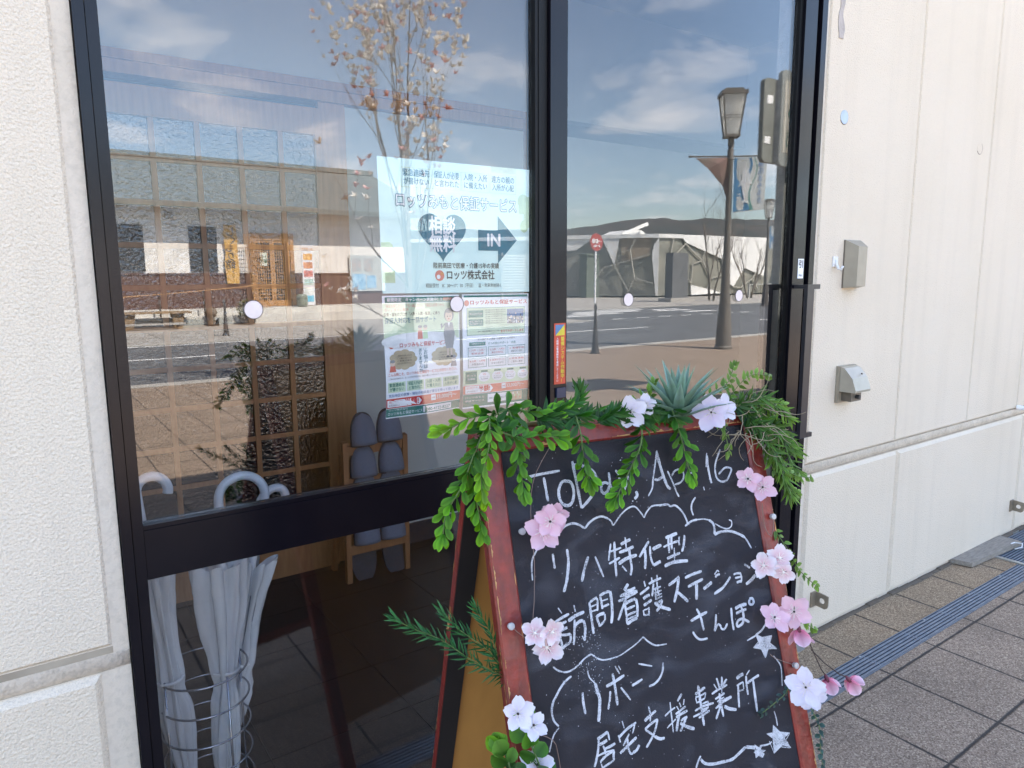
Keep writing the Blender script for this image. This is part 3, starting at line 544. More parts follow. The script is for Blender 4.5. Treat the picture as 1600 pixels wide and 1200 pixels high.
# cartoon office worker, grey suit
B_.ell(greyi, .855, .17, .066, .060, .0009); B_.ell(skin_i, .85, .18, .050, .048, .0012); B_.ell(greyi, .85, .135, .05, .02, .0014); B_.ell(ink, .832, .182, .005, .005, .0016); B_.ell(ink, .868, .182, .005, .005, .0016); B_.ell(redi, .85, .203, .008, .004, .0016)
B_.poly(greyi, [(.80, .235), (.90, .235), (.93, .33), (.91, .43), (.80, .43), (.775, .33)], .0011); B_.poly(white, [(.835, .235), (.865, .235), (.85, .275)], .0014); B_.rect(greyi, .805, .425, .905, .455, .0010)
B_.rect(skin_i, .82, .455, .842, .52, .0012); B_.rect(skin_i, .868, .455, .89, .52, .0012); B_.ell(ink, .828, .527, .02, .01, .0013); B_.ell(ink, .882, .527, .02, .01, .0013); B_.poly(greyi, [(.80, .25), (.745, .29), (.735, .245), (.76, .24), (.765, .265), (.79, .24)], .0010)
for u in (.46, .53): B_.ell(skin_i, u, .27, .026, .02, .001); B_.ell(greyi, u, .258, .026, .012, .0011); B_.poly(salmon if u < .5 else lime, [(u-.028, .29), (u+.028, .29), (u+.034, .36), (u-.034, .36)], .001)
B_.ell(salmon, .085, .405, .03, .022); B_.text(redi, 'ロッツみもと保証サービス', .50, .405, .042, off=.022, fit=.62)
for u, n_ in ((.23, 1), (.78, 1)):
    for k in range(9): B_.ell(tan_i, u+.12*math.cos(k*.7), .52+.055*math.sin(k*.7), .062, .030, .0007)
    B_.ell(tan_i, u, .52, .14, .065, .0007)
    for k, l in enumerate(('ご高齢の方を支えたいが', 'どこに相談すればいいの？', 'ご家族が遠方', '急な入院に対応できない')): B_.text(ink, l, u+.015, .488+k*.021, .015, fit=.19)
B_.text(teal, 'こんな', .50, .447, .02); 
for k, ch in enumerate('お悩みは'): B_.text(teal, ch, .525, .475+k*.040, .040, off=.015)
for k, ch in enumerate('ありませんか'): B_.text(teal, ch, .455, .455+k*.034, .034, off=.015)
for u, c_ in ((.09, salmon), (.91, greyi)): B_.ell(skin_i, u, .545, .032, .024, .0011); B_.ell(greyi, u, .53, .032, .013, .0012); B_.poly(c_, [(u-.03, .565), (u+.03, .565), (u+.042, .615), (u-.042, .615)], .001)
B_.text(salmon, 'こんな時こそ、ロッツみもと保証サービスにお任せください。', .5, .64, .030, off=.012, fit=.92); B_.text(ink, 'ご本人のお悩みから、もしもの時の緊急対応、毎日の暮らしの支えまで、まるごとお任せください。', .5, .672, .016, fit=.92)
for k, (a, b) in enumerate((('緊急連絡先', 'が書けない'), ('保証人が必要', 'と言われた'), ('入院・入所', 'に備えたい'), ('遠方の親の', '入所が心配'))):
    u = .135+k*.243; B_.rect(lime2, u-.112, .70, u+.112, .785, .0007); B_.text(tealg, a, u, .725, .033, off=.018, fit=.19); B_.text(tealg, b, u, .762, .033, off=.018, fit=.18)
B_.text(bluei, '気仙地区の医療・福祉の相談員が責任を持って伺います', .5, .812, .028, off=.01, fit=.94)
B_.rect(salmon, .0, .835, 1, .915); B_.poly(redi, [(.0, .84), (.44, .84), (.48, .875), (.44, .915), (.0, .915)], .0009); B_.poly(white, [(.012, .848), (.42, .848), (.455, .876), (.42, .907), (.012, .907)], .0011)
B_.text(salmon, '期間限定', .12, .866, .026, .0014, fit=.18); B_.text(ink, '6月30日まで', .12, .892, .018, .0014, fit=.17); B_.text(redi, '半額!', .32, .878, .06, .0014, off=.04); B_.text(white, '➡33,000円〜', .76, .868, .048, .0013, off=.01, fit=.36)
B_.rect(tealg, .0, .92, 1, .99); B_.text(white, 'ロッツ株式会社', .15, .933, .018, fit=.24); B_.text(white, 'ロッツみもと保証サービス', .24, .965, .030, off=.01, fit=.44); B_.rect(white, .47, .93, .87, .982, .0009); B_.text(tealg, '080-4122-8227', .68, .962, .036, .0014, off=.018, fit=.34)
B_.done()
C_ = Sheet('flyer', 'right portrait flyer with a small photo and boxed price table under the large poster', (.890, 1.343), (1.088, 1.342), (.889, 1.062), (1.085, 1.060), paperw, .0225, curl=.006, group='printed sheets taped behind the left pane')
C_.rect(tealg, .02, .008, .98, .026); C_.ell(salmon, .06, .075, .035, .026); C_.text(redi, 'ロッツみもと保証サービス', .54, .073, .042, off=.022, fit=.86)
C_.rect(lime2, .06, .115, .94, .355); C_.frame(tealg, .06, .115, .94, .355, .005); C_.rect(tealg, .085, .14, .30, .20, .0009); C_.rect(tealg, .085, .215, .30, .275, .0009); C_.text(white, '支えるのプロが', .19, .17, .018, .0013, fit=.19); C_.text(white, '地域に根ざした', .19, .237, .018, .0013, fit=.19); C_.text(white, '安心の保証サービス', .19, .257, .016, .0013, fit=.19)
C_.rect(bluei, .66, .135, .92, .20, .0009); C_.rect(greyi, .66, .20, .92, .265, .0009)
for k in range(46): C_.ell((ink, skin_i, bluei, white)[k % 4], .67+.24*rnd.random(), .175+.085*rnd.random(), .009, .007, .0011)
for k in range(7): C_.text(ink, '入院や施設入所の身元保証を引き受けます', .48, .14+k*.019, .013, fit=.31)
C_.text(redi, '全力でサポートします', .74, .33, .026, off=.02, fit=.36); C_.text(ink, '医療と福祉の専門職がチームで対応', .38, .325, .014, fit=.32)
C_.text(ink, '＼月々定額でずっと医療・介護専門チームが見守り／', .5, .395, .018, fit=.62); C_.rect(tealg, .09, .415, .33, .447, .0009); C_.text(white, 'ご契約のポイント', .21, .431, .016, .0013, fit=.2); C_.text(tealg, '６つの安心サポート　内容', .58, .435, .024, off=.01, fit=.42)
for k in range(6):
    u = .07+(k % 3)*.30; v = .46+(k//3)*.095; C_.rect(white, u, v, u+.275, v+.083, .0008); C_.frame(tealg, u, v, u+.275, v+.083, .006, .001); C_.text(redi, ('1.入所・入院・', '2.入院・入所の', '3. 各種手続', '4.入院・入所時', '5. 生活サポート', '6.死後事務')[k], u+.14, v+.028, .020, .0014, fit=.23); C_.text(redi if k < 2 else ink, ('転居支援', '身元引受対応', '事務代行・同行', 'の緊急対応', '日常の見守り', 'ご遺族に連絡')[k], u+.14, v+.056, .019, .0014, fit=.18)
C_.rect(lime2, .0, .66, 1, .79, .0006); C_.rect(tealg, .03, .672, .20, .78, .0009); C_.text(white, 'サービス', .115, .71, .018, .0013, fit=.13); C_.text(white, '利用料', .115, .74, .018, .0013, fit=.11)
for k in range(4): u = .31+k*.20; C_.ell(white, u, .725, .085, .045, .0008); C_.rect(tealg, u-.05, .668, u+.05, .684, .001); C_.text(salmon, ('初回', '入会金', 'サービス', '月額')[k], u, .705, .018, .0012); C_.text(ink, 'お一人につき', u, .728, .012, .0012, fit=.12); C_.text(ink, '税込み価格', u, .745, .012, .0012, fit=.11)
C_.rect(salmon, .0, .795, 1, .87); C_.poly(white, [(.03, .80), (.40, .80), (.44, .833), (.40, .865), (.03, .865)], .0009); C_.text(salmon, '期間限定', .13, .82, .024, .0013, fit=.17); C_.text(ink, '6月30日まで', .13, .848, .015, .0013, fit=.16); C_.text(redi, '半額!', .31, .833, .055, .0013, off=.04); C_.text(white, '➡33,000円〜', .75, .825, .045, .0013, fit=.36)
C_.rect(tealg, .0, .875, 1, .985); C_.rect(white, .36, .885, .66, .96, .0009); C_.text(tealg, '080-4122-8227', .51, .925, .022, .0013, fit=.26); C_.rect(tan_i, .67, .885, .90, .965, .0009)
for k in range(9): C_.rect(white, .68+.2*rnd.random(), .885, .69+.2*rnd.random(), .965, .0011) if k < 0 else C_.rect((white, lime, salmon)[k % 3], .68+k*.023, .89+.02*(k % 3), .694+k*.023, .91+.02*(k % 3), .0011)
C_.text(white, 'ロッツみもと', .17, .905, .02, .0013, fit=.28); C_.text(white, '保証サービス', .17, .935, .02, .0013, fit=.28)
C_.done()
# stickers on the stiles
t = thing('security_sticker', 'narrow red sticker with yellow lettering on the middle stile', 'sticker', (1.165, -.011, 1.10))
m = MB(); m.box(1.146, 1.184, -.0112, -.0102, 1.104, 1.264); m.build('sticker', mat('sticker_red', (.62, .07, .03), .35), t)
m = MB(); m.add([(1.150, -.0116, 1.26), (1.180, -.0116, 1.26), (1.150, -.0116, 1.232)], [(0, 2, 1)]); m.build('blue_corner', bluei, t)
m = MB(); m.add([(1.180, -.0116, 1.26), (1.180, -.0116, 1.232), (1.150, -.0116, 1.232)], [(0, 2, 1)[::-1]]); m.build('yellow_corner', mat('sticker_yellow', (.75, .6, .05), .4), t)
m = MB(); vtext(m, '警備システム作動中！', (1.1735, -.0117, 1.222), EX, EZ, .0122, 1.0, .02); m.build('lettering', MATS['sticker_yellow'], t)
m = MB(); vtext(m, '入館時は警備解除を確認してください', (1.1565, -.0117, 1.224), EX, EZ, .0068, 1.02, .01); m.build('lettering', white, t)
m = MB(); m.box(1.152, 1.182, -.016, -.0103, 1.068, 1.094); m.build('key_cylinder_cover', mat('blue_black_plastic', (.02, .03, .07), .3), t)
t = thing('pull_sticker', 'small white sticker reading pull on the right door stile', 'sticker', (2.225, -.0085, 1.37))
m = MB(); m.box(2.208, 2.240, -.0092, -.0082, 1.372, 1.438); m.build('sticker', mat('white_vinyl', (.86, .87, .9), .4), t)
m = MB(); text(m, '引', (2.224, -.0096, 1.418), EX, EZ, .028, .03); text(m, 'PULL', (2.224, -.0096, 1.382), EX, EZ, .0085, .02); m.build('lettering', ink, t)
# ---- fittings on the cream wall
brz = mat('bronze_plastic', (.33, .285, .215), .42, ns=25, c2=(.28, .24, .18), metal=.1); brd = mat('bronze_plastic_dark', (.15, .125, .095), .45)
t = thing('intercom_cover', 'bronze grey box with slanted sides on the wall beside the white hook', 'wall box', (2.58, -.005, 1.33))
m = MB(); X0, X1, Z0, Z1 = 2.497, 2.600, 1.335, 1.508; dd = .050
m.box(X0, X1, -.006, -.0005, Z0, Z1); m.build('back_plate', brd, t)
m = MB(); m.add([(X0, -.0065, Z0), (X1, -.0065, Z0), (X1, -.0065, Z1), (X0, -.0065, Z1), (X0+.014, -dd, Z0+.006), (X1-.030, -dd, Z0+.006), (X1-.030, -dd, Z1-.024), (X0+.014, -dd, Z1-.024)], [(4,5,6,7),(0,1,5,4),(1,2,6,5),(2,3,7,6),(3,0,4,7),(3,2,1,0)]); m.build('cover', brz, t)
for x, z in ((2.530, 1.3425), (2.56, 1.3425)): m = MB(); m.tube([(x, -.0300, 1.3405), (x, -.0300, 1.3375)], .0028, 8); m.build('screw', brd, t)
m = MB(); m.box(X0-.002, X1+.002, -.0009, .0, Z0-.003, Z1+.003); m.build('sealant_bead', sealant, t)
t = thing('outdoor_socket', 'beige weatherproof outlet with a sloping hood on the cream wall', 'socket', (2.57, -.005, .9))
m = MB(); m.box(2.498, 2.612, -.014, -.0005, .908, 1.046); m.build('back_plate', brz, t)
m = MB(); pr = [(-.0145, 1.044), (-.030, 1.040), (-.062, 1.005), (-.078, .960), (-.076, .952), (-.0145, .952)]
m.add([(2.503, y, z) for y, z in pr]+[(2.607, y, z) for y, z in pr], [tuple(range(6)), tuple(range(11, 5, -1))]+[(i, i+6, (i+1) % 6+6, (i+1) % 6) for i in range(6)]); m.build('hood', mat('hood_beige', (.46, .41, .32), .3, ns=12), t)
m = MB(); m.box(2.520, 2.590, -.052, -.0146, .915, .9515); m.build('outlet_block', brd, t)
m = MB(); m.tube([(2.572, -.060, 1.020), (2.572, -.058, 1.016)], .0035, 8); m.build('screw', brd, t)
m = MB(); m.tube([(2.555, -.052, .932), (2.555, -.066, .932)], .008, 10); m.build('lock_knob', mat('dark_rubber', (.03, .03, .03), .6), t)
t = thing('adhesive_hook', 'small white hook stuck to the wall left of the bronze box', 'hook', (2.443, -.003, 1.40)); hw = mat('hook_white', (.85, .84, .82), .3)
m = MB(); m.box(2.428, 2.458, -.005, -.0003, 1.412, 1.448); m.build('plate', hw, t)
m = MB(); m.tube([(2.443, -.005, 1.436), (2.443, -.010, 1.418), (2.443, -.017, 1.404), (2.443, -.028, 1.402), (2.443, -.033, 1.414)], .0048, 8); m.build('hook', hw, t, smooth=True)
brk = mat('zinc_bracket', (.32, .26, .19), .5, ns=40, metal=.3)
for x, z, l in ((2.435, .150, 'brown metal tie bracket with a round hole low on the wall beside the signboard'), (4.26, .165, 'metal tie bracket at the right end of the wall above the plank')):
    t = thing('tie_bracket', l, 'bracket', (x, 0, z), 'tie brackets on the plinth'); m = MB(); n = 16; y = -.006
    # plate projecting from the wall with a hole
    o_ = [(x, y, z-.028), (x, y-.046, z-.031), (x, y-.056, z-.020), (x, y-.056, z+.024), (x, y-.010, z+.028), (x, y, z+.028)]
    cxx = (y-.031); hole = [(x, cxx+.011*math.cos(2*math.pi*i/n), z-.002+.011*math.sin(2*math.pi*i/n)) for i in range(n)]
    # ring of quads between an outline resampled by angle and the hole
    outl = []
    for i in range(n):
        a = 2*math.pi*i/n; dx, dz = math.cos(a), math.sin(a); best = 9
        for j in range(6):
            p, q = o_[j], o_[(j+1) % 6]; px, pz = p[1]-cxx, p[2]-(z-.002); qx, qz = q[1]-cxx, q[2]-(z-.002); den = dx*(qz-pz)-dz*(qx-px)
            if abs(den) > 1e-9:
                tt = (px*(qz-pz)-pz*(qx-px))/den; ss = (px*dz-pz*dx)/den
                if tt > 0 and -1e-6 <= ss <= 1+1e-6: best = min(best, tt)
        outl.append((x, cxx+dx*best, z-.002+dz*best))
    vs = outl+hole+[(p[0]+.005, p[1], p[2]) for p in outl+hole]; fs = []
    for i in range(n):
        j = (i+1) % n; fs += [(i, j, n+j, n+i), (2*n+j, 2*n+i, 3*n+i, 3*n+j), (j, i, 2*n+i, 2*n+j), (n+i, n+j, 3*n+j, 3*n+i)]
    m.add(vs, fs); m.build('plate', brk, t); m = MB(); m.box(x-.03, x+.005, -.012, -.0065, z-.03, z+.03); m.build('wall_flange', brk, t)
m = MB(); m.lathe([(.012, 0), (.013, .01), (.010, .035)], (4.20, -.006, .70), 12, Matrix.Rotation(R(90), 3, 'X')); solo(m, 'pipe_stub', white, 'small white pipe stub at the right edge of the wall joint', 'pipe', (4.2, -.006, .7))

# ---- umbrella stand and umbrellas
chrome = mat('chrome_wire', (.45, .48, .55), .25, metal=.9, ns=20)
US = (.305, .305)
us = thing('umbrella_stand', 'round chrome wire umbrella stand behind the left door', 'umbrella stand', (US[0], US[1], 0))
m = MB()
for z in (.445, .37, .295, .22, .145, .07):
    m.tube([(US[0]+.101*math.cos(R(a)), US[1]+.101*math.sin(R(a)), z) for a in range(0, 360, 10)], .0026, 6, closed=True)
m.build('ring', chrome, us, smooth=True)
m = MB()
for a in (20, 110, 200, 290): m.tube([(US[0]+.098*math.cos(R(a)), US[1]+.098*math.sin(R(a)), .004), (US[0]+.098*math.cos(R(a)), US[1]+.098*math.sin(R(a)), .452)], .0028, 6)
m.build('upright', chrome, us, smooth=True)
m = MB(); m.lathe([(.0, .004), (.105, .004), (.108, .010), (.108, .020), (.100, .020), (.098, .010), (0, .010)], (US[0], US[1], 0), 28); m.build('drip_tray', chrome, us, smooth='auto')
film = mat('umbrella_clear_film', (.84, .88, .92), .22, ns=14, c2=(.74, .78, .83), streak=(3, 3, .6), spec=.6)
_p = film.node_tree; _m = [n for n in _p.nodes if n.type == 'BSDF_PRINCIPLED'][0]; _tr = N(_p, 'ShaderNodeBsdfTransparent'); _ms = N(_p, 'ShaderNodeMixShader'); _ms.inputs[0].default_value = .72
_p.links.new(_tr.outputs[0], _ms.inputs[1]); _p.links.new(_m.outputs[0], _ms.inputs[2]); _p.links.new(_ms.outputs[0], _p.nodes['Material Output'].inputs[0])
hdl = mat('handle_white_plastic', (.88, .91, .95), .28, ns=8, trans=.25); whp = mat('white_plastic', (.8, .82, .85), .35)
def umbrella(foot, top, hookdir, hr, label, fat=.042):
    foot, top = Vector(foot), Vector(top); d = (top-foot).normalized(); hk = Vector(hookdir).normalized()
    t = thing('umbrella', label, 'umbrella', foot, 'clear plastic umbrellas in the wire stand')
    m = MB(); m.tube([foot, top], .005, 8); m.build('shaft', whp, t, smooth=True)
    L = (top-foot).length
    m = MB(); pts = []
    for i in range(19):
        a = math.pi*i/18*1.12; pts.append(top + d*.03 + d*(hr*math.sin(a)) + hk*(hr-hr*math.cos(a)))
    m.tube([top-d*.10, top-d*.02]+pts, [.011]*21, 12); m.build('crook_handle', hdl, t, smooth=True)
    # canopy: eight folded gores wound round the shaft, open skirt at the top
    a0 = d.cross(Vector((0, 1, 0))).normalized(); b0 = d.cross(a0); m = MB(); n = 96; rows = 34; vs = []
    ph = rnd.random()*6
    for i in range(rows+1):
        s = i/rows; z = .05 + (L-.19)*s
        base = .007+fat*(.52*min(1, s*2.2)**.7+.12*math.sin(s*9+ph))
        flare = fat*.5*max(0, (s-.60)/.40)**1.5; tie = 1-.22*math.exp(-((s-.52)/.04)**2)
        for k in range(n):
            th = 2*math.pi*k/n; fold = abs(math.cos(4*th+ph+s*1.5+.5*math.sin(s*6+th))); cr = noise.noise((4*math.cos(th)+ph, 4*math.sin(th), s*4.5))
            rr = (base*(.62+.55*fold)*tie+flare*(.2+.9*fold))*(1+.20*cr+.05*noise.noise((9*math.cos(th), 9*math.sin(th)+ph, s*22)))*(1+.25*math.cos(th-ph))
            zz_ = z + (.03*fold if i == rows else 0)
            vs.append(foot + d*zz_ + (a0*math.cos(th+.8*s)+b0*math.sin(th+.8*s))*rr)
    fs = [(i*n+k, i*n+(k+1) % n, (i+1)*n+(k+1) % n, (i+1)*n+k) for i in range(rows) for k in range(n)]
    m.add(vs, fs); m.build('canopy', film, t, smooth=True)
    m = MB(); c_ = foot+d*(L*.50)
    m.tube([c_ + (a0*math.cos(R(a))+b0*math.sin(R(a)))*fat*.62 for a in range(0, 360, 15)], .004, 6, closed=True); m.build('tie_strap', whp, t, smooth=True)
    m = MB()
    for k in range(8):
        th = 2*math.pi*k/8; e = a0*math.cos(th)+b0*math.sin(th)
        m.tube([foot+d*.08+e*.008, foot+d*(L*.5)+e*fat*.36, foot+d*(L-.2)+e*fat*.6], .0013, 5); 
    m.build('rib', chrome, t)
    m = MB(); m.lathe([(.013, -.045), (.016, -.03), (.011, .0), (.011, .03)], top-d*.13, 14, d.to_track_quat('Z', 'Y').to_matrix()); m.build('runner', whp, t, smooth=True)
umbrella((.262, .285, .02), (.195, .300, .876), (1, .15, 0), .034, 'clear umbrella at the far left with its crook cut by the door stile', .045)
umbrella((.345, .300, .02), (.368, .315, .823), (1, -.12, 0), .054, 'clear umbrella with the tallest big white crook, in the middle of the stand', .050)
umbrella((.325, .360, .02), (.475, .375, .775), (1, .20, 0), .036, 'clear umbrella leaning right with a low crook behind the middle one', .046)
# ================================================================== THE SIGNBOARD
U = Vector((0.98205281, -0.18860617, 0)); V = -Vector((0.05543788, 0.28865931, 0.95582553)); NN = Vector((-0.18027459, -0.93867114, 0.29393461)); TL = Vector((0.5492, -0.5723, 1.1518))
Wd = .543; LEN = 1.205
def Bd(a, b, off=0.0): return TL + U*a + V*b + NN*off
redw = mat('red_stained_wood', (.27, .022, .012), .42, ns=14, c2=(.12, .012, .009), streak=(5, 5, .7), bump=.35, bs=110, coat=.1, fine=.25, fs=45)
# worn edges: bare wood showing through in small chips
chip = mat('bare_wood_chip', (.55, .30, .12), .8, ns=60, bump=.5, bs=200)
brd_m = mat('blackboard', (.018, .0165, .020), .75, ns=3.2, c2=(.018, .017, .022), bump=.12, bs=350, detail=8, spec=.25)
plyo = mat('ochre_back_panel', (.52, .245, .06), .6, ns=5, c2=(.45, .205, .05), streak=(5, 5, .7))
sb = thing('signboard', 'red wooden A frame blackboard with chalk writing standing in front of the glass door', 'signboard', TL+V*LEN)
def obox(mb, O, e1, e2, e3, a0, a1, b0, b1, c0, c1):
    v = [O+e1*a+e2*b+e3*c for c in (c0, c1) for b in (b0, b1) for a in (a0, a1)]
    fs = [(0,2,3,1),(4,5,7,6),(0,1,5,4),(1,3,7,5),(3,2,6,7),(2,0,4,6)]
    if e1.cross(e2).dot(e3) < 0: fs = [f[::-1] for f in fs]
    mb.add(v, fs)
st = .0384; tp = .030
def bevel_stile(a0, a1, b0, b1, parent, name, O=TL, u=U, v=V, n=NN, th=.020, m_=redw):
    mb = MB(); c = .003
    P = lambda a, b, d: O+u*a+v*b+n*d
    o1 = [P(a0, b0, -c), P(a1, b0, -c), P(a1, b1, -c), P(a0, b1, -c)]; i1 = [P(a0+c, b0+c, 0), P(a1-c, b0+c, 0), P(a1-c, b1-c, 0), P(a0+c, b1-c, 0)]; k1 = [P(a0, b0, -th), P(a1, b0, -th), P(a1, b1, -th), P(a0, b1, -th)]
    fs = [(4,5,6,7),(0,1,5,4),(1,2,6,5),(2,3,7,6),(3,0,4,7),(8,9,1,0),(9,10,2,1),(10,11,3,2),(11,8,0,3),(11,10,9,8)]
    if u.cross(v).dot(n) < 0: fs = [f[::-1] for f in fs]
    mb.add(o1+i1+k1, fs); return mb.build(name, m_, parent)
ft = lambda z: LEN
bevel_stile(0, st, 0, LEN, sb, 'stile'); bevel_stile(Wd-st+.004, Wd, 0, LEN-.003, sb, 'stile')
bevel_stile(st+.0003, Wd-st+.0037, 0, tp, sb, 'top_rail'); bevel_stile(st+.0003, Wd-st+.0037, 1.02, 1.055, sb, 'bottom_rail')
m = MB(); obox(m, TL, U, V, NN, st-.006, Wd-st+.010, tp-.006, 1.026, -.012, -.0045); m.build('blackboard', brd_m, sb)
# back leg frame
WW = Vector((.1886, .982, 0)).normalized(); a2 = R(18); V2 = WW*math.sin(a2)-Vector((0, 0, 1))*math.cos(a2); N2 = (WW*math.cos(a2)+Vector((0, 0, 1))*math.sin(a2)); T2 = TL+WW*.032
L2 = T2.z/math.cos(a2)
bk = bevel_stile(0, .036, 0, L2, sb, 'rear_stile', T2, U, V2, N2); bevel_stile(Wd-.036, Wd, 0, L2, sb, 'rear_stile', T2, U, V2, N2)
bevel_stile(.0363, Wd-.0363, 0, .030, sb, 'rear_top_rail', T2, U, V2, N2)
blk = mat('black_inner_face', (.012, .009, .009), .6)
for a_ in (.0006, Wd-.0354): m = MB(); obox(m, T2, U, V2, N2, a_, a_+.0348, .002, L2-.01, -.0222, -.0201); m.build('rear_stile_inner_face', blk, sb)  # thin sheet colouring the inward face of each rear stile black
m = MB(); obox(m, T2, U, V2, N2, .030, Wd-.030, .024, 1.03, -.012, -.006); m.build('rear_panel', plyo, sb)
m = MB()
for a in (.09, .45):
    m.tube([TL+U*a+WW*.016+Vector((0, 0, .004)), TL+U*(a+.05)+WW*.016+Vector((0, 0, .004))], .005, 8)
m.build('hinge', mat('brass_hinge', (.4, .3, .15), .4, metal=.8), sb)
m = MB()
rc = random.Random(3)
def chips(a, b0, b1, n, wmax, off=.0006, horiz=False):
    for _ in range(n):
        b = rc.uniform(b0, b1); l = rc.uniform(.002, .028)*(1 if rc.random() < .7 else 1.6); wd = (rc.uniform(.0006, abs(wmax)*1.7)*(1 if wmax > 0 else -1)); k = 7; pts = []
        for i in range(k+1): pts.append((i/k*l, wd*rc.uniform(.1, 1)*math.sin(math.pi*(i+.5)/(k+1))))
        for (x0, y0), (x1, y1) in zip(pts, pts[1:]):
            if horiz: q = [Bd(b+x0, a, off), Bd(b+x1, a, off), Bd(b+x1, a+y1, off), Bd(b+x0, a+y0, off)]
            else: q = [Bd(a, b+x0, off), Bd(a+y0, b+x0, off), Bd(a+y1, b+x1, off), Bd(a, b+x1, off)]
            m.add(q, [(0, 1, 2, 3)])
chips(.0028, .08, 1.1, 70, .0022); chips(Wd-.0028, .12, 1.1, 60, -.0026); chips(.0385-.003, .1, 1.0, 16, -.0012); chips(tp-.0032, .06, .5, 26, -.0035, horiz=True); chips(.003, .06, .5, 16, .0015, horiz=True)
def edgechips(O, u_, v_, n_, b0, b1, k_):
    for _ in range(k_):
        b = rc.uniform(b0, b1); l = rc.uniform(.004, .03); wdt = rc.uniform(.0006, .0028); e = -.0006
        q = [O+u_*e+v_*b+n_*-.004, O+u_*e+v_*(b+l*.5)+n_*(-.004-wdt), O+u_*e+v_*(b+l)+n_*-.004, O+u_*e+v_*(b+l*.5)+n_*(-.0032)]
        m.add(q, [(0, 1, 2, 3)])
edgechips(TL, U, V, NN, .1, 1.1, 40); edgechips(T2, U, V2, N2, .12, 1.1, 26)
for _ in range(9):
    b = .36+rc.uniform(-.02, .02); q = [T2+U*-.0008+V2*(b)+N2*(-.016+rc.uniform(0, .006)), T2+U*-.0008+V2*(b+.012)+N2*(-.014), T2+U*-.0008+V2*(b+.02)+N2*(-.008), T2+U*-.0008+V2*(b+.004)+N2*(-.006)]
    m.add(q, [(0, 1, 2, 3)])
m.build('worn_edge', chip, sb)
# chalk
ch = bpy.data.materials.new('chalk'); ch.use_nodes = True; t_ = ch.node_tree; p_ = t_.nodes['Principled BSDF']; p_.inputs['Base Color'].default_value = (.52, .54, .58, 1); p_.inputs['Roughness'].default_value = 1
g_ = N(t_, 'ShaderNodeNewGeometry'); n_ = N(t_, 'ShaderNodeTexNoise'); n_.inputs['Scale'].default_value = 900; n_.inputs['Detail'].default_value = 2; t_.links.new(g_.outputs['Position'], n_.inputs['Vector'])
n3 = N(t_, 'ShaderNodeTexNoise'); n3.inputs['Scale'].default_value = 60; t_.links.new(g_.outputs['Position'], n3.inputs['Vector'])
sm = M(t_, 'ADD', M(t_, 'MULTIPLY', n_.outputs[0], 1.0), M(t_, 'MULTIPLY', n3.outputs[0], .6))
r_ = N(t_, 'ShaderNodeMapRange'); r_.inputs[1].default_value = .62; r_.inputs[2].default_value = .86; r_.inputs[3].default_value = .34; r_.inputs[4].default_value = .98; t_.links.new(sm, r_.inputs[0]); t_.links.new(r_.outputs[0], p_.inputs['Alpha'])
dust = bpy.data.materials.new('chalk_dust'); dust.use_nodes = True; t_ = dust.node_tree; p_ = t_.nodes['Principled BSDF']; p_.inputs['Base Color'].default_value = (.55, .62, .75, 1); p_.inputs['Roughness'].default_value = 1
g_ = N(t_, 'ShaderNodeNewGeometry'); n_ = N(t_, 'ShaderNodeTexNoise'); n_.inputs['Scale'].default_value = 14; n_.inputs['Detail'].default_value = 10; n_.inputs['Distortion'].default_value = .3; mp_ = N(t_, 'ShaderNodeMapping'); mp_.inputs['Scale'].default_value = (1, 1, 1.8); t_.links.new(g_.outputs['Position'], mp_.inputs[0]); t_.links.new(mp_.outputs[0], n_.inputs['Vector'])
r_ = N(t_, 'ShaderNodeMapRange'); r_.inputs[1].default_value = .50; r_.inputs[2].default_value = .80; r_.inputs[3].default_value = .0; r_.inputs[4].default_value = .04; t_.links.new(n_.outputs[0], r_.inputs[0]); t_.links.new(r_.outputs[0], p_.inputs['Alpha'])
OFF = -.0040
m = MB(); obox(m, TL, U, V, NN, st, Wd-st+.003, tp, 1.02, OFF-.0002, OFF-.0001); m.build('chalk_dust', dust, sb)
def cat(pts):
    """Catmull-Rom smoothing of a stroke"""
    if len(pts) < 3: return pts
    o = []
    P = [pts[0]]+pts+[pts[-1]]
    for i in range(1, len(P)-2):
        a, b, c, d = P[i-1:i+3]
        for k in range(4):
            t = k/4; o.append(tuple(.5*((2*b[j])+(-a[j]+c[j])*t+(2*a[j]-5*b[j]+4*c[j]-d[j])*t*t+(-a[j]+3*b[j]-3*c[j]+d[j])*t**3) for j in (0, 1)))
    o.append(pts[-1]); return o
m = MB(); rk_ = random.Random(5); lift = 0
for st_ in CHALK:
    wd = st_[0]/10000/2*1.0; raw = [(st_[i]/1000, st_[i+1]/1000) for i in range(1, len(st_), 2)]; pts = cat(raw)
    if len(pts) < 8:
        q = []
        for (x0, y0), (x1, y1) in zip(pts, pts[1:]):
            kk = max(1, int(math.hypot(x1-x0, y1-y0)/.006)); q += [(x0+(x1-x0)*i/kk, y0+(y1-y0)*i/kk) for i in range(kk)]
        pts = q+[pts[-1]]
    n = len(pts); vs = []; lift = (lift+1) % 40; off = OFF+.00001+lift*.000006
    for i, (x, y) in enumerate(pts):
        x0, y0 = pts[max(0, i-1)]; x1, y1 = pts[min(n-1, i+1)]; dx, dy = x1-x0, y1-y0; l = math.hypot(dx, dy) or 1; e = 1-.35*(i in (0, n-1)); px, py = -dy/l*wd*e*rk_.uniform(.82, 1.08), dx/l*wd*e*rk_.uniform(.82, 1.08)
        vs += [Bd(x+px, y+py, off), Bd(x-px, y-py, off)]
    m.add(vs, [(2*i, 2*i+1, 2*i+3, 2*i+2) for i in range(n-1)])
m.build('chalk_writing', ch, sb)
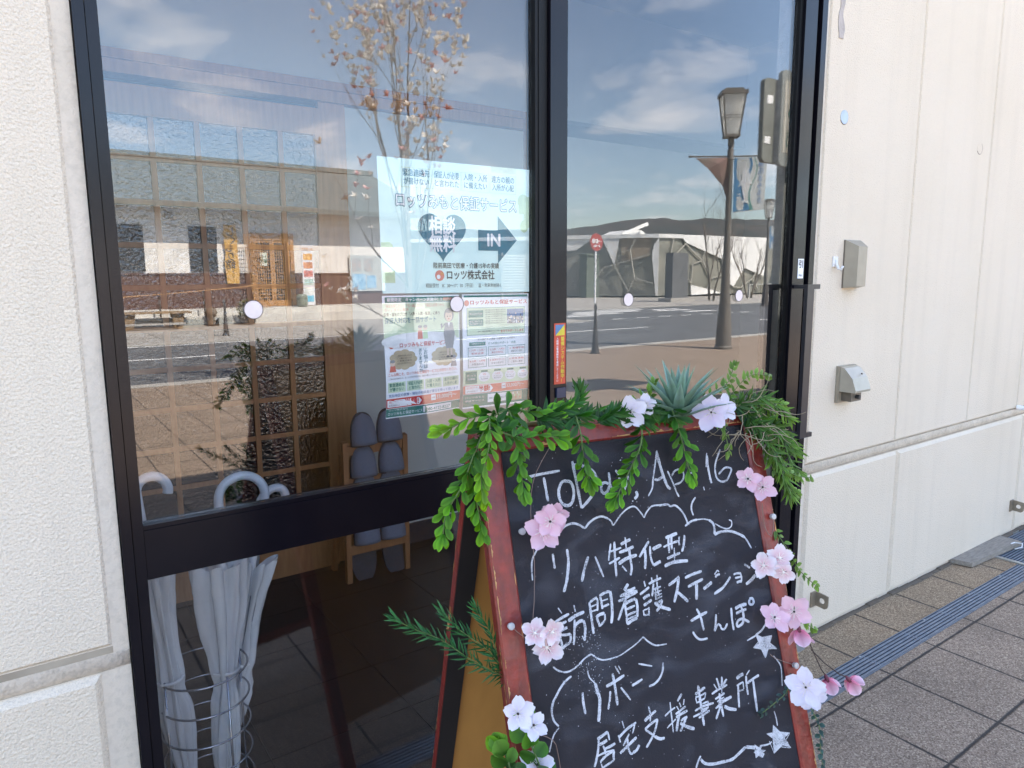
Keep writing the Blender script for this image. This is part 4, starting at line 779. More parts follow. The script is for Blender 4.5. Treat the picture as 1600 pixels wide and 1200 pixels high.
for S_ in STARS:
    m = MB()
    P = [(S_[i]/1000, S_[i+1]/1000) for i in range(0, len(S_), 2)]; cx_ = sum(p[0] for p in P)/len(P); cy_ = sum(p[1] for p in P)/len(P); off = OFF+.0003
    vs = [Bd(cx_, cy_, off)]+[Bd(a, b, off) for a, b in P]; m.add(vs, [(0, i+1, (i+1) % len(P)+1) for i in range(len(P))])
    for k in range(26):
        i = rk_.randrange(len(P)); p = P[i]; q = P[(i+rk_.choice((3, 4, 5))) % len(P)]; t0, t1 = rk_.uniform(.0, .2), rk_.uniform(.5, .95); a = (p[0]+(q[0]-p[0])*t0, p[1]+(q[1]-p[1])*t0); b = (p[0]+(q[0]-p[0])*t1, p[1]+(q[1]-p[1])*t1)
        dx, dy = b[0]-a[0], b[1]-a[1]; l = math.hypot(dx, dy) or 1; w_ = .0006; o2 = off+.00002*k+.00003
        m.add([Bd(a[0]-dy/l*w_, a[1]+dx/l*w_, o2), Bd(a[0]+dy/l*w_, a[1]-dx/l*w_, o2), Bd(b[0]+dy/l*w_, b[1]-dx/l*w_, o2), Bd(b[0]-dy/l*w_, b[1]+dx/l*w_, o2)], [(0, 1, 2, 3)])
    m.build('chalk_star', ch, sb)
m = MB()
for _ in range(420):   # specks of chalk
    k = rk_.random()
    a, b = (rk_.gauss(.135, .018), rk_.gauss(.345, .03)) if k < .45 else (rk_.uniform(.05, .5), rk_.uniform(.04, .55)); s_ = rk_.uniform(.0002, .0006)
    m.add([Bd(a-s_, b-s_, OFF+.0003), Bd(a+s_, b-s_, OFF+.0003), Bd(a+s_, b+s_, OFF+.0003), Bd(a-s_, b+s_, OFF+.0003)], [(0, 1, 2, 3)])
_s = m.build('chalk_specks', ch, sb); _s['kind'] = 'stuff'

# ---- artificial garland
leafm = mat('plastic_leaf', (.9, .9, .9), .42, ns=60, c2=(.72, .80, .60), attr=True, trans=.3, spec=.28)
petm = mat('silk_petal', (.95, .95, .95), .8, ns=90, c2=(.88, .88, .90), attr=True, trans=.35, bump=.2, bs=300)
stemm = mat('garland_stem', (.10, .17, .04), .6); darktw = mat('dark_twig', (.045, .025, .02), .7)
def blade(mb, base, d, nrm, L, W, prof, curl=.15, fold=.25, c0=(.04, .16, .01), c1=(.2, .45, .02)):
    d = d.normalized(); s_ = d.cross(nrm); s_ = s_.normalized() if s_.length > 1e-6 else Vector((1, 0, 0)); nrm = s_.cross(d)
    vs = []; ts = []; n = len(prof)
    for i, (t, w_) in enumerate(prof):
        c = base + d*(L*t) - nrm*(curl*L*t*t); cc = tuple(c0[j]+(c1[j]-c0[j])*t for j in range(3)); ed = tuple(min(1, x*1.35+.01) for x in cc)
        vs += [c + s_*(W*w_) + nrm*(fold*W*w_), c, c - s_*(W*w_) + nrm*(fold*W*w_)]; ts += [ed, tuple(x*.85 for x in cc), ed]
    fs = []
    for i in range(n-1):
        a = 3*i; fs += [(a, a+1, a+4, a+3), (a+1, a+2, a+5, a+4)]
    mb.add(vs, fs, ts)
OV = [(0, .06), (.12, .30), (.3, .48), (.52, .5), (.75, .34), (.92, .12), (1, .01)]
SPA = [(0, .07), (.22, .2), (.48, .40), (.70, .5), (.87, .36), (1, .02)]
LA = [(0, .1), (.2, .45), (.5, .42), (.8, .2), (1, .01)]
RO = [(0, .1), (.15, .35), (.4, .5), (.7, .5), (.9, .3), (1, .05)]
def resample(pts, step):
    q = []
    P = [pts[0]]+list(pts)+[pts[-1]]
    for i in range(1, len(P)-2):
        a, b, c, d = P[i-1:i+3]; k = max(2, int((c-b).length/step))
        for j in range(k):
            t = j/k; q.append(.5*((2*b)+(-a+c)*t+(2*a-5*b+4*c-d)*t*t+(-a+3*b-3*c+d)*t**3))
    q.append(P[-1]); return q
KIND = {  # step, leaf L, W, per node, spread, colours base/tip of leaf at start and end of sprig, profile
 'broad': (.0112, .028, .0105, 3, 60, (.004, .060, .002), (.014, .125, .003), (.035, .20, .003), (.16, .42, .006), SPA),
 'lime': (.0095, .024, .0090, 3, 52, (.03, .17, .003), (.10, .30, .005), (.11, .28, .004), (.26, .52, .010), SPA),
 'fern': (.0050, .027, .0060, 4, 55, (.008, .065, .010), (.018, .11, .012), (.022, .13, .014), (.05, .20, .02), LA),
 'pinnate': (.0105, .016, .0075, 2, 60, (.09, .21, .03), (.16, .30, .05), (.13, .27, .03), (.26, .42, .08), LA),
 'willow': (.0060, .028, .0048, 3, 66, (.018, .08, .012), (.05, .16, .018), (.07, .18, .015), (.20, .36, .035), LA),
 'rosemary': (.0062, .024, .0030, 3, 56, (.010, .085, .025), (.018, .14, .04), (.018, .12, .03), (.04, .22, .07), LA),
 'blue': (.0075, .0095, .0070, 2, 65, (.014, .045, .047), (.035, .09, .085), (.025, .065, .06), (.06, .14, .13), OV),
 'round': (.015, .025, .024, 2, 62, (.010, .075, .012), (.025, .14, .02), (.05, .20, .01), (.17, .40, .02), RO)}
gr = random.Random(21)
def sprig(kind, label, off, ab, k):
    step, L, W, per, spread, a0, a1, b0, b1, prof = KIND[kind]
    P = [Bd(a, b, off+.006*math.sin(i*1.7)) for i, (a, b) in enumerate(ab)]; pts = resample(P, step)
    t = thing('garland_sprig', label, 'garland', P[0], 'artificial sprigs of the signboard garland')
    m = MB(); m.tube(pts, [.0013 if kind in ('broad', 'lime', 'round') else .0008]*len(pts), 5); m.build('stem', stemm, t, smooth=True)
    m = MB(); n = len(pts)
    for i, p in enumerate(pts):
        d = (pts[min(n-1, i+1)]-pts[max(0, i-1)]).normalized(); s = i/(n-1)
        q0 = d.cross(NN); q0 = q0.normalized() if q0.length > .1 else U; q1 = d.cross(q0)
        rep = per + (2 if i == n-1 else 0)
        for j in range(rep):
            if kind == 'pinnate': ang = (0 if j else math.pi)+gr.uniform(-.4, .4)
            else: ang = 2*math.pi*j/rep + i*1.45 + gr.uniform(-.35, .35)
            sp = R(spread*(1-.45*s)*gr.uniform(.75, 1.2)) if i < n-1 else R(gr.uniform(5, 35))
            e = q0*math.cos(ang)+q1*math.sin(ang); ld = d*math.cos(sp)+e*math.sin(sp)
            jit = gr.uniform(.75, 1.2); mm_ = gr.uniform(.55, 1.15)
            c0 = tuple((a0[x]+(b0[x]-a0[x])*s)*mm_ for x in range(3)); c1 = tuple((a1[x]+(b1[x]-a1[x])*s)*mm_ for x in range(3))
            blade(m, p+e*.001, ld, (NN*.9+e*.5+d*.2+Vector((gr.uniform(-.4, .4), gr.uniform(-.4, .4), gr.uniform(-.4, .4)))), L*jit*(1-.15*s), W*jit, prof, gr.uniform(-.1, .35), gr.uniform(.1, .45), c0, c1)
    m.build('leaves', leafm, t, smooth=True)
SPRIGS += [
 ('willow', 'bushy narrow leaved sprig over the right end of the top rail', .03, [(.47, .0), (.52, -.012), (.56, .005), (.59, .03)]),
 ('willow', 'narrow leaved sprig curling down beside the pink pair on the right stile', .025, [(.50, .03), (.53, .075), (.555, .12), (.565, .165)]),
 ('willow', 'narrow leaved sprig pointing right from the corner towards the handle', .0, [(.51, .02), (.56, .035), (.60, .05), (.625, .085)]),
 ('pinnate', 'lime leaflet sprig spreading right just above the joint of the wall', .015, [(.53, .09), (.565, .12), (.60, .135), (.63, .14)]),
 ('pinnate', 'lime leaflet sprig above the corner twigs', .02, [(.47, -.02), (.50, -.045), (.535, -.055), (.57, -.05)]),
 ('broad', 'leafy sprig filling the top left corner of the frame', .04, [(.02, .0), (.055, .015), (.085, .012), (.12, .02)]),
 ('fern', 'dark fern sprig between the leafy sprig and the first blossom', .02, [(.20, .0), (.235, -.012), (.27, -.004), (.30, .012)]),
 ('pinnate', 'yellow green leaflet sprig behind the first white blossom', .01, [(.27, .0), (.295, -.02), (.315, -.035), (.325, -.05)])]
for k, (kind, label, off, ab) in enumerate(SPRIGS): sprig(kind, label, off, ab, k)
# agave rosette
t = thing('agave_rosette', 'blue green artificial agave rosette standing on the top rail', 'garland', Bd(.363, .008, -.004), 'artificial plants on the top rail')
m = MB(); up = Vector((.0, .02, 1)); c_ = Bd(.363, .012, .006)
for i in range(34):
    s = i/33; az = i*2.39996; el = R(88-66*s**.8); d = Vector((math.cos(az)*math.cos(el), math.sin(az)*math.cos(el)*.8, math.sin(el)))
    L = .082+.030*math.sin(s*3.0)*gr.uniform(.8, 1.2); mm_ = gr.uniform(.8, 1.15)
    blade(m, c_+d*.004, d, (up-d*d.dot(up))+Vector((.01, .01, .01)), L, .0185, [(0, .45), (.15, .5), (.45, .46), (.7, .3), (.88, .12), (1, .005)], gr.uniform(.02, .22)*(1 if s > .3 else .2), .55, (.13*mm_, .24*mm_, .17*mm_), (.26*mm_, .40*mm_, .36*mm_))
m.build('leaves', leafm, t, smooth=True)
m = MB(); m.lathe([(.006, -.02), (.012, 0), (.010, .012), (.002, .02)], c_, 10); m.build('stem_base', stemm, t, smooth=True)
# big single leaf and beige twigs at the corner
m = MB(); blade(m, Bd(.495, .002, .0), (U*.8+V*.75+NN*.2), NN+U*.4, .085, .055, OV, .2, .18, (.015, .09, .025), (.025, .13, .04)); solo(m, 'broad_leaf', leafm, 'single big dark green leaf at the top right corner', 'leaf', Bd(.495, .002, .0), smooth=True)
t = thing('twig_tangle', 'tangle of curly beige twigs at the top right corner of the board', 'garland', Bd(.50, .03, .02)); m = MB()
for i in range(30):
    p = Bd(.475+gr.uniform(-.02, .06), .0+gr.uniform(-.01, .05), .015+gr.uniform(0, .02)); d = (U*gr.uniform(-1, 1)+V*gr.uniform(-.2, 1)+NN*gr.uniform(-.2, .5)).normalized(); pts = [p]
    for j in range(9):
        d = (d+Vector((gr.uniform(-.5, .5), gr.uniform(-.4, .4), gr.uniform(-.5, .45)))).normalized(); p = p+d*.0085; pts.append(p)
    m.tube(pts, [.0010*(1-.6*j/9) for j in range(10)], 4)
m.build('twigs', mat('beige_twig', (.33, .27, .18), .8), t, smooth=True)
# flowers
COLS = {'white': ((.80, .72, .88), (.92, .90, .97)), 'lilac': ((.78, .62, .82), (.90, .82, .94)), 'pink': ((.86, .50, .58), (.90, .63, .72)), 'cherry': ((.88, .48, .52), (.93, .88, .90))}
stam = mat('stamen', (.92, .86, .80), .6); dark = mat('flower_eye', (.02, .01, .01), .5)
def flower(c, r, kind, label, nrm, group='silk blossoms of the signboard garland', n=5):
    nrm = nrm.normalized(); e1 = nrm.cross(Vector((0, 0, 1))).normalized(); e2 = e1.cross(nrm); t = thing('silk_blossom', label, 'flower', c, group)
    m = MB(); ci, co = COLS[kind]; ph = gr.uniform(0, 6); rows, cols_ = 6, 7
    for k in range(n):
        th = ph+2*math.pi*k/n+gr.uniform(-.1, .1); cup = gr.uniform(.15, .5); rr = r*gr.uniform(.92, 1.12); vs = []; ts = []; tw = gr.uniform(-.3, .3)
        for i in range(rows+1):
            s = i/rows; wid = .80*math.sin(math.pi*min(1, .08+s*.80)**.9)*(1 if s < .9 else .88)
            for j in range(cols_+1):
                q = (j/cols_-.5)*2; notch = .10*math.exp(-(q/.25)**2)*(s > .85); ru = .06*math.sin(q*6+ph*3+k)*s if kind == 'cherry' else .02*math.sin(q*4+k)*s
                a = th+q*wid*.92; rad = rr*(s*(1-notch-.10*q*q*s)+.02+ru*.6); h = rr*(cup*(s**1.6)*.45+.10*q*q*s+ru*1.1+tw*q*s*.25)+k*.00045
                vs.append(c + (e1*math.cos(a)+e2*math.sin(a))*rad + nrm*h); ts.append(tuple(ci[x]+(co[x]-ci[x])*min(1, s*1.1) for x in range(3)))
        fs = [(i*(cols_+1)+j, i*(cols_+1)+j+1, (i+1)*(cols_+1)+j+1, (i+1)*(cols_+1)+j) for i in range(rows) for j in range(cols_)]
        m.add(vs, fs, ts)
    m.build('petals', petm, t, smooth=True)
    m = MB()
    for k in range(14):
        a = 2*math.pi*k/14+gr.uniform(-.2, .2); l = r*gr.uniform(.28, .46); d = (e1*math.cos(a)+e2*math.sin(a)); m.tube([c+nrm*.002, c+d*l*.6+nrm*r*.16, c+d*l+nrm*r*.24], .00035, 4); m.add(*_oct(c+d*l+nrm*r*.24, .0008))
    m.build('stamens', stam, t)
    m = MB(); m.lathe([(.0, .0), (.0018, .001), (.0018, .003), (0, .004)], c+nrm*.002, 8, nrm.to_track_quat('Z', 'Y').to_matrix()); m.build('eye', dark if kind != 'cherry' else stam, t)
    return t
def _oct(c, r): return [c+Vector(v)*r for v in ((1,0,0),(-1,0,0),(0,1,0),(0,-1,0),(0,0,1),(0,0,-1))], [(0,2,4),(2,1,4),(1,3,4),(3,0,4),(2,0,5),(1,2,5),(3,1,5),(0,3,5)]
toC = Vector((0, -1.45, 1.385))
for i, ((a, b), r, kind, label) in enumerate(FLOWERS):
    c = Bd(a, b, .030+.006*(i % 3)); nd = (toC-c).normalized()*.8+NN*.3+Vector((gr.uniform(-.55, .55), gr.uniform(-.3, .3), gr.uniform(-.45, .45)))
    flower(c, r, kind, label, nd)
# buds
def bud(c, d, r, label, twig):
    t = thing('silk_bud', label, 'flower bud', c, 'pink buds of the garland'); d = d.normalized(); m = MB()
    for k in range(4):
        a = k*1.57; e = d.orthogonal().normalized(); e = Matrix.Rotation(a, 3, d) @ e
        blade(m, c, d+e*.35, e, r*2.1, r*1.9, RO, -.35, .5, (.62, .16, .28), (.90, .60, .68))
    m.build('petals', petm, t, smooth=True); m = MB(); m.lathe([(.0012, -.010), (.0035, -.004), (.0042, .003), (.001, .006)], c, 8, d.to_track_quat('Z', 'Y').to_matrix()); m.build('calyx', mat('bud_calyx', (.14, .03, .05), .7), t, smooth=True)
    m = MB(); m.tube(twig+[c-d*.008], .0010, 5); m.build('twig', darktw, t)
bud(Bd(.577, .480, .02), V+U*.3, .012, 'pink bud on a dark twig nearest the board above the drain', [Bd(.548, .400, .02), Bd(.556, .432, .022), Bd(.568, .462, .02)])
bud(Bd(.626, .492, .02), V+U*.8, .012, 'pink bud on the longest dark twig reaching out over the drain', [Bd(.552, .425, .021), Bd(.575, .452, .022), Bd(.606, .478, .02)])
bud(Bd(.525, .385, .03), V, .014, 'pink bud hanging below the large pink blossom on the right stile', [Bd(.522, .365, .02), Bd(.524, .375, .028)])
# clear pins and the wire
clr = mat('clear_pin_plastic', (.42, .42, .43), .12, ns=50, spec=.8)
for (a, b), l in (((.017, .281), 'clear push pin on the left stile above the cherry blossoms'), ((.527, .449), 'clear push pin on the right stile above the lower white blossom'), ((.533, .197), 'clear clip holding the wire on the upper right stile'), ((.055, .151), 'clear pin beside the large pink blossom on the left')):
    c = Bd(a, b, .001 if a != .055 else -.003); m = MB(); m.lathe([(.0, 0), (.0045, .0005), (.0038, .003), (.0055, .006), (.0048, .0075), (0, .008)], c, 14, NN.to_track_quat('Z', 'Y').to_matrix()); solo(m, 'push_pin', clr, l, 'pin', c, 'clear pins holding the garland', smooth='auto')
wm_ = mat('thin_brown_wire', (.22, .14, .11), .5)
for pts_, l_ in (([Bd(.115, .03, .012), Bd(.085, .075, .004), Bd(.072, .125, .004), Bd(.068, .2, .002), Bd(.060, .25, .003), Bd(.052, .30, .003), Bd(.075, .32, .006)], 'long thin brown wire hanging down the left side of the blackboard'),
                 ([Bd(.533, .197, .008), Bd(.522, .23, .006), Bd(.512, .21, .004), Bd(.51, .17, .01)], 'short wire loop from the clip on the upper right stile'),
                 ([Bd(.017, .281, .008), Bd(.035, .30, .010), Bd(.055, .30, .016)], 'short wire from the pin on the left stile to the cherry blossoms'),
                 ([Bd(.527, .449, .006), Bd(.49, .43, .004), Bd(.478, .42, .004)], 'short wire reaching onto the board from the lower right pin'),
                 ([Bd(.03, .43, .012), Bd(.06, .45, .004), Bd(.066, .47, .003), Bd(.067, .52, .003)], 'thin wire above the round leaves at the lower left of the blackboard')):
    m = MB(); m.tube(resample(pts_, .01), .0006, 4); solo(m, 'garland_wire', wm_, l_, 'wire', pts_[0], 'thin wires of the garland')
# ================================================================== GROUND
def paver_mat():
    m = bpy.data.materials.new('aggregate_pavers'); m.use_nodes = True; t = m.node_tree; p = t.nodes['Principled BSDF']; p.inputs['Roughness'].default_value = .85
    g = N(t, 'ShaderNodeNewGeometry'); s = N(t, 'ShaderNodeSeparateXYZ'); t.links.new(g.outputs['Position'], s.inputs[0])
    def line(src, off, pitch, w_):
        a = M(t, 'DIVIDE', M(t, 'SUBTRACT', src, off), pitch); fr_ = M(t, 'FRACT', M(t, 'ADD', a, .5)); d = M(t, 'MULTIPLY', M(t, 'ABSOLUTE', M(t, 'SUBTRACT', fr_, .5)), pitch)
        return d
    wob = N(t, 'ShaderNodeTexNoise'); wob.inputs['Scale'].default_value = 35; t.links.new(g.outputs['Position'], wob.inputs['Vector']); wb = M(t, 'MULTIPLY', M(t, 'SUBTRACT', wob.outputs[0], .5), .006)
    d = M(t, 'ADD', M(t, 'MINIMUM', line(s.outputs[0], 2.0735, .3262, 0), line(s.outputs[1], -.3305, .3300, 0)), wb)
    mr_ = N(t, 'ShaderNodeMapRange'); mr_.inputs[1].default_value = .0026; mr_.inputs[2].default_value = .0066; t.links.new(d, mr_.inputs[0])
    v = N(t, 'ShaderNodeTexVoronoi'); v.inputs['Scale'].default_value = 260; t.links.new(g.outputs['Position'], v.inputs['Vector'])
    cr = N(t, 'ShaderNodeValToRGB'); sp = N(t, 'ShaderNodeSeparateColor'); t.links.new(v.outputs['Color'], sp.inputs[0]); t.links.new(sp.outputs[0], cr.inputs[0])
    e = cr.color_ramp; e.elements[0].position = 0; e.elements[0].color = (.118, .080, .055, 1); e.elements[1].position = 1; e.elements[1].color = (.46, .365, .265, 1)
    for q, c in ((.25, (.20, .143, .103, 1)), (.55, (.265, .195, .143, 1)), (.85, (.315, .237, .175, 1))): x = e.elements.new(q); x.color = c
    big = N(t, 'ShaderNodeTexNoise'); big.inputs['Scale'].default_value = 3.1; big.inputs['Detail'].default_value = 5; t.links.new(g.outputs['Position'], big.inputs['Vector'])
    # the strip against the wall is a slightly yellower paver
    st = N(t, 'ShaderNodeMapRange'); st.inputs[1].default_value = -.206; st.inputs[2].default_value = -.204; t.links.new(s.outputs[1], st.inputs[0])
    mA = N(t, 'ShaderNodeMixRGB', blend_type='MULTIPLY'); t.links.new(M(t, 'MULTIPLY', st.outputs[0], 1.0), mA.inputs[0]); t.links.new(cr.outputs[0], mA.inputs[1]); mA.inputs[2].default_value = (1.08, 1.04, .90, 1)
    mB = N(t, 'ShaderNodeMixRGB', blend_type='MULTIPLY'); mB.inputs[0].default_value = .55; t.links.new(mA.outputs[0], mB.inputs[1]); bb = N(t, 'ShaderNodeMapRange'); bb.inputs[1].default_value = .3; bb.inputs[2].default_value = .7; bb.inputs[3].default_value = .72; bb.inputs[4].default_value = 1.2; t.links.new(big.outputs[0], bb.inputs[0]); t.links.new(bb.outputs[0], mB.inputs[2])
    mx = N(t, 'ShaderNodeMixRGB'); t.links.new(mr_.outputs[0], mx.inputs[0]); mx.inputs[1].default_value = (.035, .028, .024, 1); t.links.new(mB.outputs[0], mx.inputs[2]); t.links.new(mx.outputs[0], p.inputs['Base Color'])
    h = M(t, 'ADD', M(t, 'MULTIPLY', mr_.outputs[0], 1.0), M(t, 'MULTIPLY', v.outputs['Distance'], -.35)); bn = N(t, 'ShaderNodeBump'); bn.inputs['Strength'].default_value = .7; bn.inputs['Distance'].default_value = .004; t.links.new(h, bn.inputs['Height']); t.links.new(bn.outputs[0], p.inputs['Normal'])
    MATS[m.name] = m; return m
pav = paver_mat()
def sheet(name, rects, z, m, lab=None):
    mb = MB()
    for x0, x1, y0, y1 in rects: mb.add([(x0, y0, z), (x1, y0, z), (x1, y1, z), (x0, y1, z)], [(0, 1, 2, 3)])
    return struct(mb.build(name, m))
sheet('ground', [(-4000, 6000, -6000, 3000)], -.16, mat('far_ground', (.16, .15, .11), .9, ns=.05, c2=(.11, .12, .07)))
sheet('pavement', [(-60, 120, -8.62, -.2855), (-60, 3.849, -.2, .03), (-60, 3.843, -.2855, -.2855), (4.45, 120, -.2855, .03)], 0, pav)
asph = mat('asphalt', (.115, .118, .122), .85, ns=1.2, c2=(.085, .088, .092), bump=.5, bs=120)
conc = mat('kerb_concrete', (.42, .40, .36), .85, ns=4, bump=.3, bs=60); linem = mat('road_paint', (.78, .78, .76), .7, ns=9, c2=(.62, .62, .60), bump=.2, bs=120)
sheet('road', [(-200, 400, -15.3, -8.9), (14.8, 400, -20.9, -15.3)], -.02, asph)
m = MB(); m.box(-60, 120, -8.92, -8.625, -.1, .004); m.box(-60, 14.8, -15.45, -15.28, -.1, .004); m.box(14.95, 120, -21.05, -20.88, -.1, .004); struct(m.build('kerb', conc))
farp = mat('far_pavement', (.36, .345, .315), .85, ns=.9, c2=(.30, .275, .245))
sheet('far_pavement', [(-60, 14.8, -40, -15.45), (14.8, 120, -40, -21.05)], 0.0, farp)
m = MB()
for k in range(-40, 11): x = 14.8-(k+40)*1.5; m.box(x-.008, x+.008, -20.4, -15.46, 0, .003)
m.box(-60, 14.8, -17.0, -16.985, 0, .003); struct(m.build('pavement_joints', mat('joint_dark', (.1, .09, .08), .9)))
m = MB()
def mark(x0, x1, y0, y1): m.add([(x0, y0, -.016), (x1, y0, -.016), (x1, y1, -.016), (x0, y1, -.016)], [(0, 1, 2, 3)])
mark(-60, 100, -9.06, -8.94); mark(-60, 3.02, -12.42, -12.28)
for k in range(7): mark(8.2+k*11, 14.3+k*11, -12.42, -12.28)
mark(-60, 14.3, -15.10, -14.96)
for k in range(9): x = 13.75+k*1.12; mark(x, x+.62, -15.62-.02*k, -15.46-.02*k)
for i, (x0, x1, y) in enumerate(((15.6, 17.2, 17.6), (16.4, 19.0, 18.3), (17.2, 20.6, 19.0), (17.8, 21.4, 19.6), (19.4, 22.0, 20.3), (21.0, 23.0, 18.4), (21.5, 23.2, 17.3), (21.6, 23.2, 19.2))): mark(x0, x1, -y-.2, -y+.2)
struct(m.build('road_markings', linem))
# drain
galv = mat('galvanised_steel', (.22, .27, .34), .42, ns=30, c2=(.15, .185, .24), metal=.55)
dr = thing('drain_grate', 'long narrow steel slot grate set between the pavers along the wall', 'drain', (3, -.243, 0))
m = MB(); m.box(-3, 3.842, -.2005, -.1975, -.03, .003); m.box(-3, 3.842, -.288, -.285, -.03, .003); m.build('grate_frame', galv, dr)
m = MB()
for k in range(6): y = -.2085-k*.0138; m.box(-3, 3.842, y-.0045, y+.0045, -.022, .001)
m.build('grate_bars', galv, dr)
m = MB()
for k in range(-9, 13): m.box(2.2+k*.30, 2.209+k*.30, -.2845, -.201, -.030, -.0225); m.box(2.13+k*.30, 2.137+k*.30, -.2845, -.201, -.022, .0003)
m.build('cross_bar', galv, dr)
m = MB()
for x in (2.42, 2.9, 3.3, 3.62): disc(m, (x, 0, 0), .001) if False else m.lathe([(.0, .001), (.004, .001), (.0045, .0035), (0, .004)], (x, -.205, 0), 8)
m.build('screw', mat('screw_zinc', (.6, .62, .65), .3, metal=.8), dr)
m = MB(); m.add([(-3, -.2, -.12), (4.45, -.2, -.12), (4.45, -.286, -.12), (-3, -.286, -.12), (-3, -.2, 0), (4.45, -.2, 0), (4.45, -.286, 0), (-3, -.286, 0)], [(3, 2, 1, 0), (0, 1, 5, 4), (2, 3, 7, 6)]); struct(m.build('drain_channel', mat('drain_dark', (.03, .03, .03), .9)))
gt = thing('manhole_grate', 'wide steel grating in the corner beyond the grey plank', 'drain', (4.15, -.12, 0))
m = MB(); m.box(3.85, 4.45, -.015, -.001, -.03, .004); m.box(3.85, 4.45, -.2853, -.27, -.03, .004); m.box(3.85, 3.872, -.2697, -.0155, -.03, .006); m.build('frame', mat('alu_frame', (.45, .45, .42), .4, metal=.5), gt)
m = MB()
for k in range(17): y = -.026-k*.0145; m.box(3.8725, 4.45, y-.0035, y+.0035, -.025, .001)
m.build('bars', galv, gt)
m = MB(); m.box(3.85, 4.45, -.285, 0, -.12, -.1); struct(m.build('sump', MATS['drain_dark']))
plk = mat('weathered_plank', (.30, .265, .225), .9, ns=22, c2=(.20, .175, .145), streak=(1, 6, 6), bump=.8, bs=120)
m = MB(); m.prism([(3.595, .0, .004), (3.62, -.088, .004), (4.125, -.112, .004), (4.13, -.010, .004)], (0, 0, .022)); solo(m, 'wooden_plank', plk, 'weathered grey plank lying against the wall over the grating', 'plank', (3.85, -.05, .004))
m = MB(); m.tube([(4.02, -.12, .012), (4.05, -.14, .02), (4.08, -.13, .03), (4.07, -.10, .028), (4.04, -.095, .028)], .003, 5); solo(m, 'wire_loop', mat('white_wire', (.8, .8, .8), .4), 'small loop of white wire on the grating by the plank', 'wire', (4.05, -.12, .012))

# ================================================================== ACROSS THE STREET (seen in the glass)
RWALL = -22.5
rest = thing('noodle_house', 'white walled restaurant with brown wainscot and grey tiled roof, mirrored in the left pane', 'building', (5, RWALL, 0))
plaster = mat('white_plaster', (.80, .78, .74), .9, ns=2); wains = mat('brown_board_siding', (.115, .055, .042), .6, ns=8, c2=(.08, .04, .03), streak=(8, 8, .6))
tile = mat('grey_green_roof_tile', (.17, .20, .19), .6, ns=5, c2=(.11, .135, .13), bump=1, bs=9, fine=.25, fs=18)
m = MB(); m.box(-9, 12.2, RWALL-5, RWALL, 1.545, 3.9); m.build('wall', plaster, rest)
m = MB(); m.box(-9, 12.2, RWALL-4.9, RWALL+.02, .46, 1.50); m.box(-9, 12.2, RWALL-4.9, RWALL+.05, 1.5005, 1.5445); m.build('wainscot', wains, rest)
m = MB(); m.box(-9, 12.2, RWALL+.002, -20.9, 0, .28); m.box(-9, 12.2, RWALL-4.9, -21.3, .2805, .459); m.build('terrace', mat('terrace_concrete', (.60, .58, .53), .9, ns=2), rest)
m = MB(); e0, e1, r0, r1 = -21.72, 3.62, -27, 5.62
m.add([(-9.6, e0, e1), (12.9, e0, e1), (12.9, r0, r1), (-9.6, r0, r1), (-9.6, e0, e1-.16), (12.9, e0, e1-.16), (12.9, r0, r1-.3), (-9.6, r0, r1-.3), (-9.6, -32.3, 3.6), (12.9, -32.3, 3.6)], [(0, 1, 2, 3), (4, 7, 6, 5), (0, 4, 5, 1), (1, 5, 6, 2), (0, 3, 7, 4), (3, 2, 9, 8), (2, 6, 9), (3, 8, 7)])
m.build('roof', tile, rest)
m = MB(); m.box(-9.6, 12.9, -27.14, -26.86, 5.6, 5.78); m.build('ridge_tiles', tile, rest)
wfr = mat('window_dark_frame', (.03, .035, .04), .4); wgl = mat('window_dark_glass', (.03, .04, .05), .12, ns=2, c2=(.012, .018, .026), spec=.6)
for x0, x1 in ((2.65, 3.42), (4.68, 5.48)):
    m = MB(); m.box(x0, x1, RWALL+.001, RWALL+.05, 1.60, 2.98); f_ = m.build('window', wfr, rest)
    m = MB(); m.box(x0+.05, (x0+x1)/2-.02, RWALL+.0505, RWALL+.055, 1.65, 2.93); m.box((x0+x1)/2+.02, x1-.05, RWALL+.0505, RWALL+.055, 1.65, 2.93); m.build('pane', wgl, f_, origin=(0, 0, 0)); 
m = MB(); m.box(4.08, 4.28, RWALL+.001, RWALL+.08, 3.18, 3.38); m.build('vent_cover', mat('grey_vent', (.4, .4, .4), .6), rest)
oakb = mat('bright_cedar', (.46, .24, .085), .6, ns=6, c2=(.36, .18, .06), streak=(6, 6, .8))
dr_ = thing('lattice_entrance', 'bright cedar lattice doors of the restaurant with a paper notice, mirrored in the left pane', 'door', (7.3, RWALL+.1, .46))
m = MB(); m.box(6.50, 6.60, RWALL+.03, RWALL+.14, .46, 2.83); m.box(7.78, 7.90, RWALL+.03, RWALL+.14, .46, 2.83); m.box(6.60, 7.78, RWALL+.03, RWALL+.14, 2.60, 2.83); m.build('door_frame', oakb, dr_)
m = MB()
for x0, x1 in ((6.61, 7.19), (7.20, 7.77)):
    m.box(x0, x0+.07, RWALL+.06, RWALL+.11, .47, 2.59); m.box(x1-.07, x1, RWALL+.06, RWALL+.11, .47, 2.59); m.box(x0+.07, x1-.07, RWALL+.06, RWALL+.11, .47, .66); m.box(x0+.07, x1-.07, RWALL+.06, RWALL+.11, 2.52, 2.59)
    for k in range(1, 6): x = x0+.07+(x1-x0-.14)*k/6; m.box(x-.008, x+.008, RWALL+.07, RWALL+.10, .66, 2.52)
    for k in range(1, 19): z = .66+1.86*k/19; m.box(x0+.07, x1-.07, RWALL+.072, RWALL+.098, z-.008, z+.008)
m.build('lattice', oakb, dr_)
